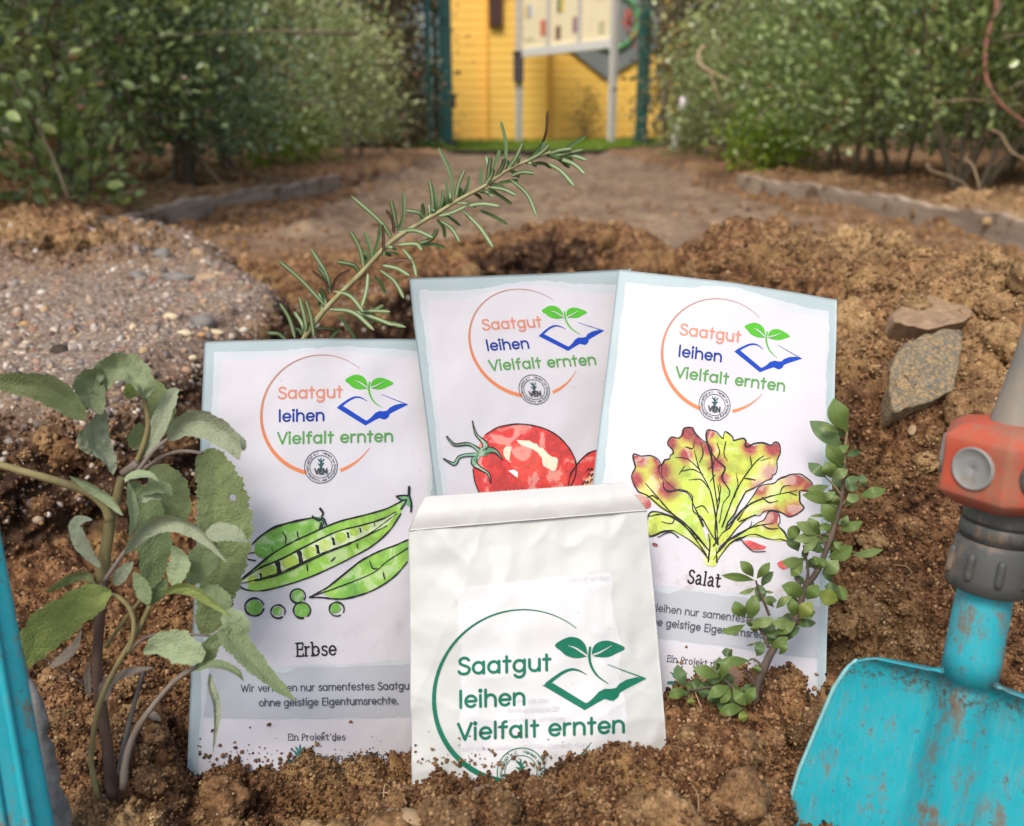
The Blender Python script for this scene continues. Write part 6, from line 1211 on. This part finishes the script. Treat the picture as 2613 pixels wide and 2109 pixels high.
THK = [(-1.75, 7.3, 2.6, .55, .5, 5200, .06, 'thick', 'tall brown-green thicket bush left of the green gate post', .22), (-2.8, 6.8, 2.6, .7, .5, 5200, .06, 'thick', 'tall dark thicket bush behind the left hedge', .10), (-2.2, 4.6, 1.9, .55, .7, 5600, .05, 'privet', 'tall green bush behind the middle of the left hedge', .03), (-2.0, 3.0, 1.7, .5, .7, 5600, .05, 'privet', 'tall leafy bush behind the near left hedge', .03), (-1.9, 1.6, 1.6, .45, .6, 4200, .05, 'deep', 'dark bush behind the nearest left shrub', .03),
       (-1.02, 8.9, 2.5, .26, .3, 3600, .05, 'thick', 'brown ivy-grown bush directly beside the left gate post', .25), (1.86, 7.9, 2.5, .40, .35, 4600, .05, 'thick', 'brown ivy-grown bush directly beside the right gate post', .18), (2.6, 7.2, 2.6, .62, .5, 5200, .06, 'thick', 'tall dull brown thicket bush behind the far right hedge', .14), (3.5, 6.4, 2.6, .7, .6, 5000, .06, 'thick', 'tall dark thicket bush at the back right', .08), (2.6, 4.6, 1.9, .6, .7, 5200, .05, 'thick', 'brownish bush behind the middle of the right hedge', .06), (2.3, 3.1, 1.7, .5, .6, 5200, .05, 'light', 'tall bright bush behind the near right hedge', .03), (2.2, 1.8, 1.6, .5, .6, 3600, .05, 'privet', 'bush behind the vine-tangled shrub at the right edge', .03), (-3.9, 7.4, 2.8, .8, .6, 4200, .07, 'thick', 'far left thicket bush, mostly hidden', .08), (4.6, 7.2, 2.8, .8, .6, 4200, .07, 'thick', 'far right thicket bush, mostly hidden', .08), (-1.25, 7.7, 2.5, .34, .3, 5000, .05, 'thick', 'brown bush with dry hanging leaves between the left hedge and the gate wing', .3), (-1.7, 9.6, 2.7, .6, .4, 4200, .06, 'thick', 'dark bush behind the left gate post, left of the house', .1), (2.4, 9.4, 2.7, .6, .4, 4200, .06, 'thick', 'dark bush right of the house behind the gate', .1), (1.80, 8.75, 2.6, .34, .3, 6500, .065, 'thick', 'brownish bush close behind the right gate post', .16), (-1.22, 9.6, 2.6, .36, .3, 6500, .065, 'thick', 'brownish bush close behind the left gate post', .2), (-1.0, 8.35, 2.3, .17, .2, 3500, .05, 'thick', 'narrow dry bush growing between the gate wing and the left gate post', .25)]
for i, (x, y, h, rx, ry, nl, lf, m_, lab, dd) in enumerate(THK):
    shrub('thicket_bush', lab, 'bush', x, y, h, rx, ry, nl, lf, FG[m_], 200+i, ntr=12, z0=.05, group=TH, dead=dd, trunk_r=.02, twigs=14, hollow=.3)
VM = plain('pale vine', (.40, .30, .19), .8, .2, .2, 60); VR = plain('reddish vine', (.25, .115, .085), .75, .2, .25, 60)
def vine(label, pts, d, w, mat): tag(MB().tube(catmull(px3(pts, d), 40), np.linspace(w, w*.6, 40)/FPX*d/2, 7).build('bare_vine', mat, None, True), label, 'vine', 'bare vines in the hedges')
vine('thick reddish vine hanging from the top right corner', [(2552, -60), (2540, 30), (2518, 100), (2514, 180), (2530, 235), (2570, 280), (2640, 330)], 1.9, 14, VR)
vine('pale hooked vine reaching left out of the right hedge', [(1798, 118), (1783, 135), (1786, 165), (1812, 183), (1870, 210), (1930, 228), (2010, 250)], 3.9, 10, VM)
vine('thin pale vine under the hooked one', [(1812, 190), (1830, 240), (1850, 280), (1900, 250), (1960, 258)], 3.9, 5, VM)
vine('thin dangling vine over the dark foot of the right hedge', [(1865, 345), (1880, 380), (1888, 430)], 4.1, 5, VM)
vine('pale bent twig low at the right edge', [(2530, 332), (2555, 345), (2580, 385), (2620, 410)], 1.95, 7, VM)
vine('pale twig curling out of the bank at the right', [(2460, 405), (2480, 420), (2492, 450), (2500, 480)], 2.0, 6, VM)
vine('long thin pale twig lying over the bank at the right', [(2365, 418), (2375, 435), (2420, 450), (2455, 465), (2472, 485)], 2.1, 5, VM)
vine('pale branch stub at the top of the right hedge', [(2400, -10), (2420, 40), (2440, 58), (2475, 52)], 2.3, 10, VM)
vine('straight pale twig across the right edge', [(2380, 262), (2470, 255), (2560, 262), (2640, 275)], 2.0, 5, VM)
vine('slanting reddish twig at the right edge', [(2460, 180), (2530, 215), (2600, 250)], 2.0, 5, VR)
vine('grey slanted branch in the left hedge', [(75, 20), (110, 60), (150, 110), (190, 150)], 2.0, 11, plain('grey branch', (.20, .17, .15), .8))
vine('brown slanted twig in the left hedge', [(165, 285), (210, 225), (270, 180)], 1.75, 7, VM)
vine('thin arching stem at the foot of the dark bush', [(500, 390), (545, 445), (580, 495), (592, 520)], 2.5, 5, VM)
vine('second thin arching stem beside the dark bush', [(570, 410), (600, 450), (630, 485)], 2.7, 5, VM)

# ------------------------------------------------------------------ gate, grass, yellow house, notice board
def postbox(mb, x0, x1, y0, y1, z0, z1): return mb.box(x0, x1, y0, y1, z0, z1)
M_GGREEN = plain('dark green gate paint', (.012, .085, .075), .5, .4, .25, 20)
def post(u0, u1, d_, h, label):
    a, b = P(u0, 392, d_), P(u1, 392, d_); w = b[0]-a[0]; y = a[1]; z = hz(a[0], y); r = empty('gate_post', ((a[0]+b[0])/2, y+w/2, z)); tag(r, label, 'gate post', 'gate posts')
    MB().box(a[0], b[0], y, y+w, z-.05, z+h).build('pole', M_GGREEN, r); MB().box(a[0]-.012, b[0]+.012, y-.012, y+w+.012, z+h+.001, z+h+.03).build('cap', M_GGREEN, r)
    MB().box(a[0]-.03, b[0]+.03, y-.03, y+w+.03, z-.06, z+.06).build('foot', plain('dark foot', (.02, .03, .03), .8), r)
    for zz in (.35, 1.5): MB().box(b[0]+.001, b[0]+.03, y+.02, y+.06, z+zz, z+zz+.12).build('hinge', M_BLACK, r)
    return a, b, y
post(1125, 1156, 8.2, 2.1, 'dark green gate post left of the yellow house'); post(1621, 1650, 8.2, 2.1, 'dark green gate post right of the yellow house, overgrown with ivy')
gw = empty('gate_wing', P(1100, 392, 8.0)); tag(gw, 'narrow green gate wing standing open behind the left thicket', 'gate'); g0 = P(1092, 392, 8.0)
MB().box(g0[0], g0[0]+.05, g0[1], g0[1]+.05, .06, 1.95).build('stile', M_GGREEN, gw); MB().box(g0[0]-.02, g0[0]-.02+.05, g0[1]+1.0, g0[1]+1.05, .06, 1.95).build('stile', M_GGREEN, gw)
for z in (.1, .7, 1.3, 1.86): MB().box(g0[0]+.005, g0[0]+.045, g0[1]+.051, g0[1]+.999, z, z+.05).build('rail', M_GGREEN, gw)
iv = shrub('ivy_plant', 'ivy with a few orange-red leaves climbing the right gate post', 'plant', 1.36, 8.18, 2.0, .09, .08, 1800, .05, FG['thick'], 411, ntr=4, z0=.02, dead=.02, hollow=.2)
M_RED = plain('red leaves', (.62, .075, .03), .6, .3, .3, 30); rg = np.random.default_rng(9)
pr = P(1606, 52, 8.0); q = pr+rg.normal(0, 1, (40, 3))*[.032, .02, .032]; V_, F_ = scatter(LT*[1.3, 1, 1], LTF, q, rotmats(40, rg), np.full(40, .04)); mesh_np('red_foliage', V_, F_, M_RED, iv, False)
q = P(1614, 95, 8.0)+rg.normal(0, 1, (10, 3))*[.015, .02, .04]; V_, F_ = scatter(LT*[1.3, 1, 1], LTF, q, rotmats(10, rg), np.full(10, .035)); mesh_np('red_foliage', V_, F_, M_RED, iv, False)
th = P(1240, 408, 7.6); tag(MB().box(-.56, 1.16, th[1], th[1]+.12, hz(.3, th[1])-.05, hz(.3, th[1])+.05).build('threshold', plain('dark timber', (.03, .024, .02), .85, .2, .3, 15)), 'dark timber threshold on the ground between the green gate posts', 'threshold')
# grass
NG = 16000; gx = RNG.uniform(-1.6, 2.6, NG); gy = RNG.uniform(8.15, 11.15, NG); gz = height(gx, gy); hgt = RNG.uniform(.03, .075, NG); lean = RNG.normal(0, .02, (NG, 2)); wd = .006; an = RNG.uniform(0, 3.14, NG)
o_ = np.c_[np.cos(an)*wd, np.sin(an)*wd]; Vg = np.stack([np.c_[gx-o_[:, 0], gy-o_[:, 1], gz], np.c_[gx+o_[:, 0], gy+o_[:, 1], gz], np.c_[gx+lean[:, 0], gy+lean[:, 1], gz+hgt]], 1).reshape(-1, 3)
tag(mesh_np('grass', Vg, np.arange(NG*3).reshape(-1, 3), FG['yellow'], None, False, attrs={'tint': np.repeat(RNG.random(NG), 3), 'dead': np.zeros(NG*3)}), kind='stuff')
lx, ly = np.meshgrid(np.linspace(-1.8, 2.8, 40), np.linspace(8.1, 11.15, 40), indexing='ij'); lz = height(lx.ravel(), ly.ravel())+.02; ii = np.arange(1600).reshape(40, 40)
tag(mesh_np('lawn', np.c_[lx.ravel(), ly.ravel(), lz], np.stack([ii[:-1, :-1], ii[1:, :-1], ii[1:, 1:], ii[:-1, 1:]], -1).reshape(-1, 4), plain('lawn', (.085, .17, .014), .9, .2, .5, 6)), kind='structure')
# house
n = N('yellow boards'); v = n.noise(1, 5, .6, vec=n.mapv(n.coord(), (2, 2, 14))); M_YEL = n.done(n.mix(v, (.86, .51, .085), (.93, .59, .135)), .6, .35)
M_YEL2 = plain('yellow trim', (.76, .38, .05), .55); HY = 11.4
house = empty('wooden_house', (.4, HY, 0)); tag(house, 'yellow wooden house with horizontal boarding behind the gate', 'house')
def boards(x0, x1, y, z0, z1, name, seg=.095):
    b = MB(); z = z0
    while z < z1: b.add([[x0, y-.005, z], [x1, y-.005, z], [x1, y, z+seg], [x0, y, z+seg], [x0, y+.02, z], [x1, y+.02, z]], Q=[[0, 1, 2, 3], [4, 5, 1, 0]]); z += seg
    return b.build(name, M_YEL, house)
XA, XB, XC = -.30, .445, 2.1
boards(-.86, XA-.001, HY, .03, 2.9, 'wall'); boards(XB+.001, XC, HY, .03, 2.9, 'wall'); boards(XA+.03, XB-.03, HY-.12, .03, 2.9, 'bay_front')
MB().box(XA, XA+.029, HY-.135, HY-.001, .03, 2.9).build('corner_board', M_YEL2, house); MB().box(XB-.029, XB, HY-.135, HY-.001, .03, 2.9).build('corner_board', M_YEL2, house)
MB().box(-.85, XC-.01, HY+.03, HY+3.5, .0, 2.92).build('core', M_YEL2, house); MB().add([[-1.1, HY-.55, 2.95], [2.4, HY-.55, 2.95], [2.4, HY+1.8, 4.2], [-1.1, HY+1.8, 4.2], [-1.1, HY-.55, 2.88], [2.4, HY-.55, 2.88], [-1.1, HY+4.1, 2.95], [2.4, HY+4.1, 2.95]], Q=[[0, 1, 2, 3], [4, 5, 1, 0], [3, 2, 7, 6]]).build('roof', plain('roof tiles', (.16, .07, .05), .8), house)
MB().box(-.86, XC, HY-.03, HY+.0, -.05, .028).build('plinth', plain('plinth', (.18, .17, .15), .9), house)
ln = empty('wall_lantern', P(1266, 40, 10.55)); tag(ln, 'dark reddish brown lantern box on the yellow house wall, left of the notice board', 'lamp'); p = P(1266, 40, 10.55)
MB().box(p[0]-.075, p[0]+.075, HY-.20, HY-.03, 1.37, 1.75).build('housing', plain('dark brown metal', (.06, .022, .016), .5), ln); MB().box(p[0]-.095, p[0]+.095, HY-.22, HY-.02, 1.751, 1.79).build('lid', M_BLACK, ln); MB().box(p[0]-.03, p[0]+.03, HY-.028, HY-.0, 1.45, 1.7).build('bracket', M_BLACK, ln)
# emblem board on the wall: grey pointed board with a green ring
em = empty('emblem_sign', (1.30, HY-.02, 1.35)); tag(em, 'grey pointed sign board with a green ring, on the yellow wall behind the notice board', 'sign'); yy_ = HY-.05
b = MB(); o = [(1.13, .80), (.50, 1.26), (.62, 1.9), (1.1, 2.2), (1.75, 1.9), (1.75, 1.16)]; k = len(o)
b.add([[x, yy_, z] for x, z in o]+[[x, yy_+.03, z] for x, z in o], T=[[0, i, i+1] for i in range(1, k-1)], Q=[[i, (i+1) % k, (i+1) % k+k, i+k] for i in range(k)]).build('board', plain('grey sign', (.19, .21, .21), .6, .3, .2, 4), em)
an = np.linspace(0, 2*math.pi, 48); MB().tube(np.c_[1.18+.30*np.cos(an), np.full(48, yy_-.012), 1.43+.30*np.sin(an)], .035, 8, False).build('green_ring', plain('green sign ink', (.10, .34, .14), .6), em)
# notice board on two legs
A0, B0 = P(1325, 330, 10.1), P(1560, 330, 8.9); M_ALU = plain('grey metal', (.52, .50, .46), .45, .5, .1, 20)
nb = empty('notice_board', ((A0[0]+B0[0])/2, (A0[1]+B0[1])/2, 0)); tag(nb, 'glazed notice board with three panels of notices on two grey metal legs', 'notice board')
ux = np.array([B0[0]-A0[0], B0[1]-A0[1]]); WB = np.linalg.norm(ux); ux /= WB; un = np.array([-ux[1], ux[0]])
if un[1] > 0: un = -un
def nbm(V_): return np.c_[A0[0]+V_[:, 0]*ux[0]-V_[:, 1]*un[0], A0[1]+V_[:, 0]*ux[1]-V_[:, 1]*un[1], V_[:, 2]]
for x in (-.045, WB-.04): MB().box(x+.01, x+.07, -.03, .03, -.05, 2.2, nbm).build('leg', M_ALU, nb)
zb0 = 1.03; M_CREAMP = plain('cream notices', (.80, .70, .46), .7, .3, .08, 8)
MB().box(.041, WB-.041, .02, .04, zb0, 2.15, nbm).build('back_panel', M_CREAMP, nb); MB().box(.041, WB-.041, -.02, .019, zb0-.05, zb0+.03, nbm).build('rail', plain('white rail', (.66, .66, .62), .5), nb); MB().box(.041, WB-.041, -.02, .019, 2.10, 2.17, nbm).build('rail', M_ALU, nb)
for f in (.335, .665): MB().box(WB*f-.02, WB*f+.02, -.02, .019, zb0+.031, 2.099, nbm).build('mullion', M_ALU, nb)
PC = [(.60, .16, .08), (.16, .20, .12), (.66, .50, .12), (.22, .13, .10), (.62, .18, .1), (.36, .45, .6), (.22, .28, .14), (.35, .2, .22), (.55, .5, .3), (.7, .62, .4)]
PO = [(.09, 1.38, .05, .12, 2), (.145, 1.38, .05, .12, 5), (.36, 1.18, .11, .15, 4), (.64, 1.38, .05, .13, 1), (.70, 1.38, .05, .13, 2), (.62, 1.12, .08, .13, 3), (.90, 1.17, .10, .14, 7), (1.28, 1.45, .11, .13, 4), (1.58, 1.40, .11, .14, 5), (1.57, 1.18, .08, .14, 3), (1.30, 1.13, .09, .11, 8), (.1, 1.14, .16, .05, 9), (.20, 1.6, .13, .17, 0), (.75, 1.62, .14, .22, 6), (.9, 1.6, .08, .2, 2), (1.22, 1.66, .16, .2, 4), (1.50, 1.68, .12, .2, 5), (.3, 1.75, .15, .2, 5), (.1, 1.9, .12, .15, 0)]
for x, z, w, h, c in PO:
    if x+w < WB-.05: MB().box(x, x+w, .012, .0195, z, z+h, nbm).build('notice', plain('notice %d' % c, PC[c], .7, .3, .25, 12), nb)
n = N('clear glass'); n.p.inputs['Transmission Weight'].default_value = 1; n.p.inputs['IOR'].default_value = 1.02; M_GLASS = n.done((.97, .98, .97), .02, .3)
lb = empty('letter_box', P(1324, 190, 10.0)); tag(lb, 'small dark letter box fixed to the left leg of the notice board', 'letter box'); p = P(1310, 190, 9.95)
MB().box(p[0], p[0]+.115, p[1]-.10, p[1]-.02, .72, 1.02).build('box', plain('dark purple grey metal', (.055, .045, .055), .5), lb); MB().box(p[0]-.008, p[0]+.123, p[1]-.11, p[1]-.015, 1.021, 1.04).build('lid', M_BLACK, lb)
wm = empty('marker_post', P(1718, 440, 6.3)); tag(wm, 'small white marker post with a white tag at the right hedge near the gate', 'marker'); p = P(1718, 440, 6.3); zz = hz(p[0], p[1])
b = MB(); b.tube([[p[0], p[1], zz-.02], [p[0]+.005, p[1], zz+.12], [p[0]+.02, p[1], zz+.20]], [.03, .026, .012], 10); b.build('post', plain('white paint', (.72, .70, .66), .6), wm, True); b = MB(); b.tube([[p[0]+.02, p[1], zz+.20], [p[0]+.04, p[1], zz+.29]], .004, 6); b.build('wire', VM, wm, True); b = MB(); b.tube([[p[0]+.035, p[1]-.004, zz+.28], [p[0]+.05, p[1], zz+.37]], [.035, .025], 10); b.build('tag', plain('white tag', (.74, .70, .72), .6), wm, True)
tw = shrub('small_bush', 'small dark leafless bush against the yellow house wall', 'bush', P(1500, 370, 10.2)[0], HY-.42, .55, .16, .1, 260, .03, FG['thick'], 512, ntr=10, z0=.03, trunk_r=.006)
print('done', len(bpy.data.objects))
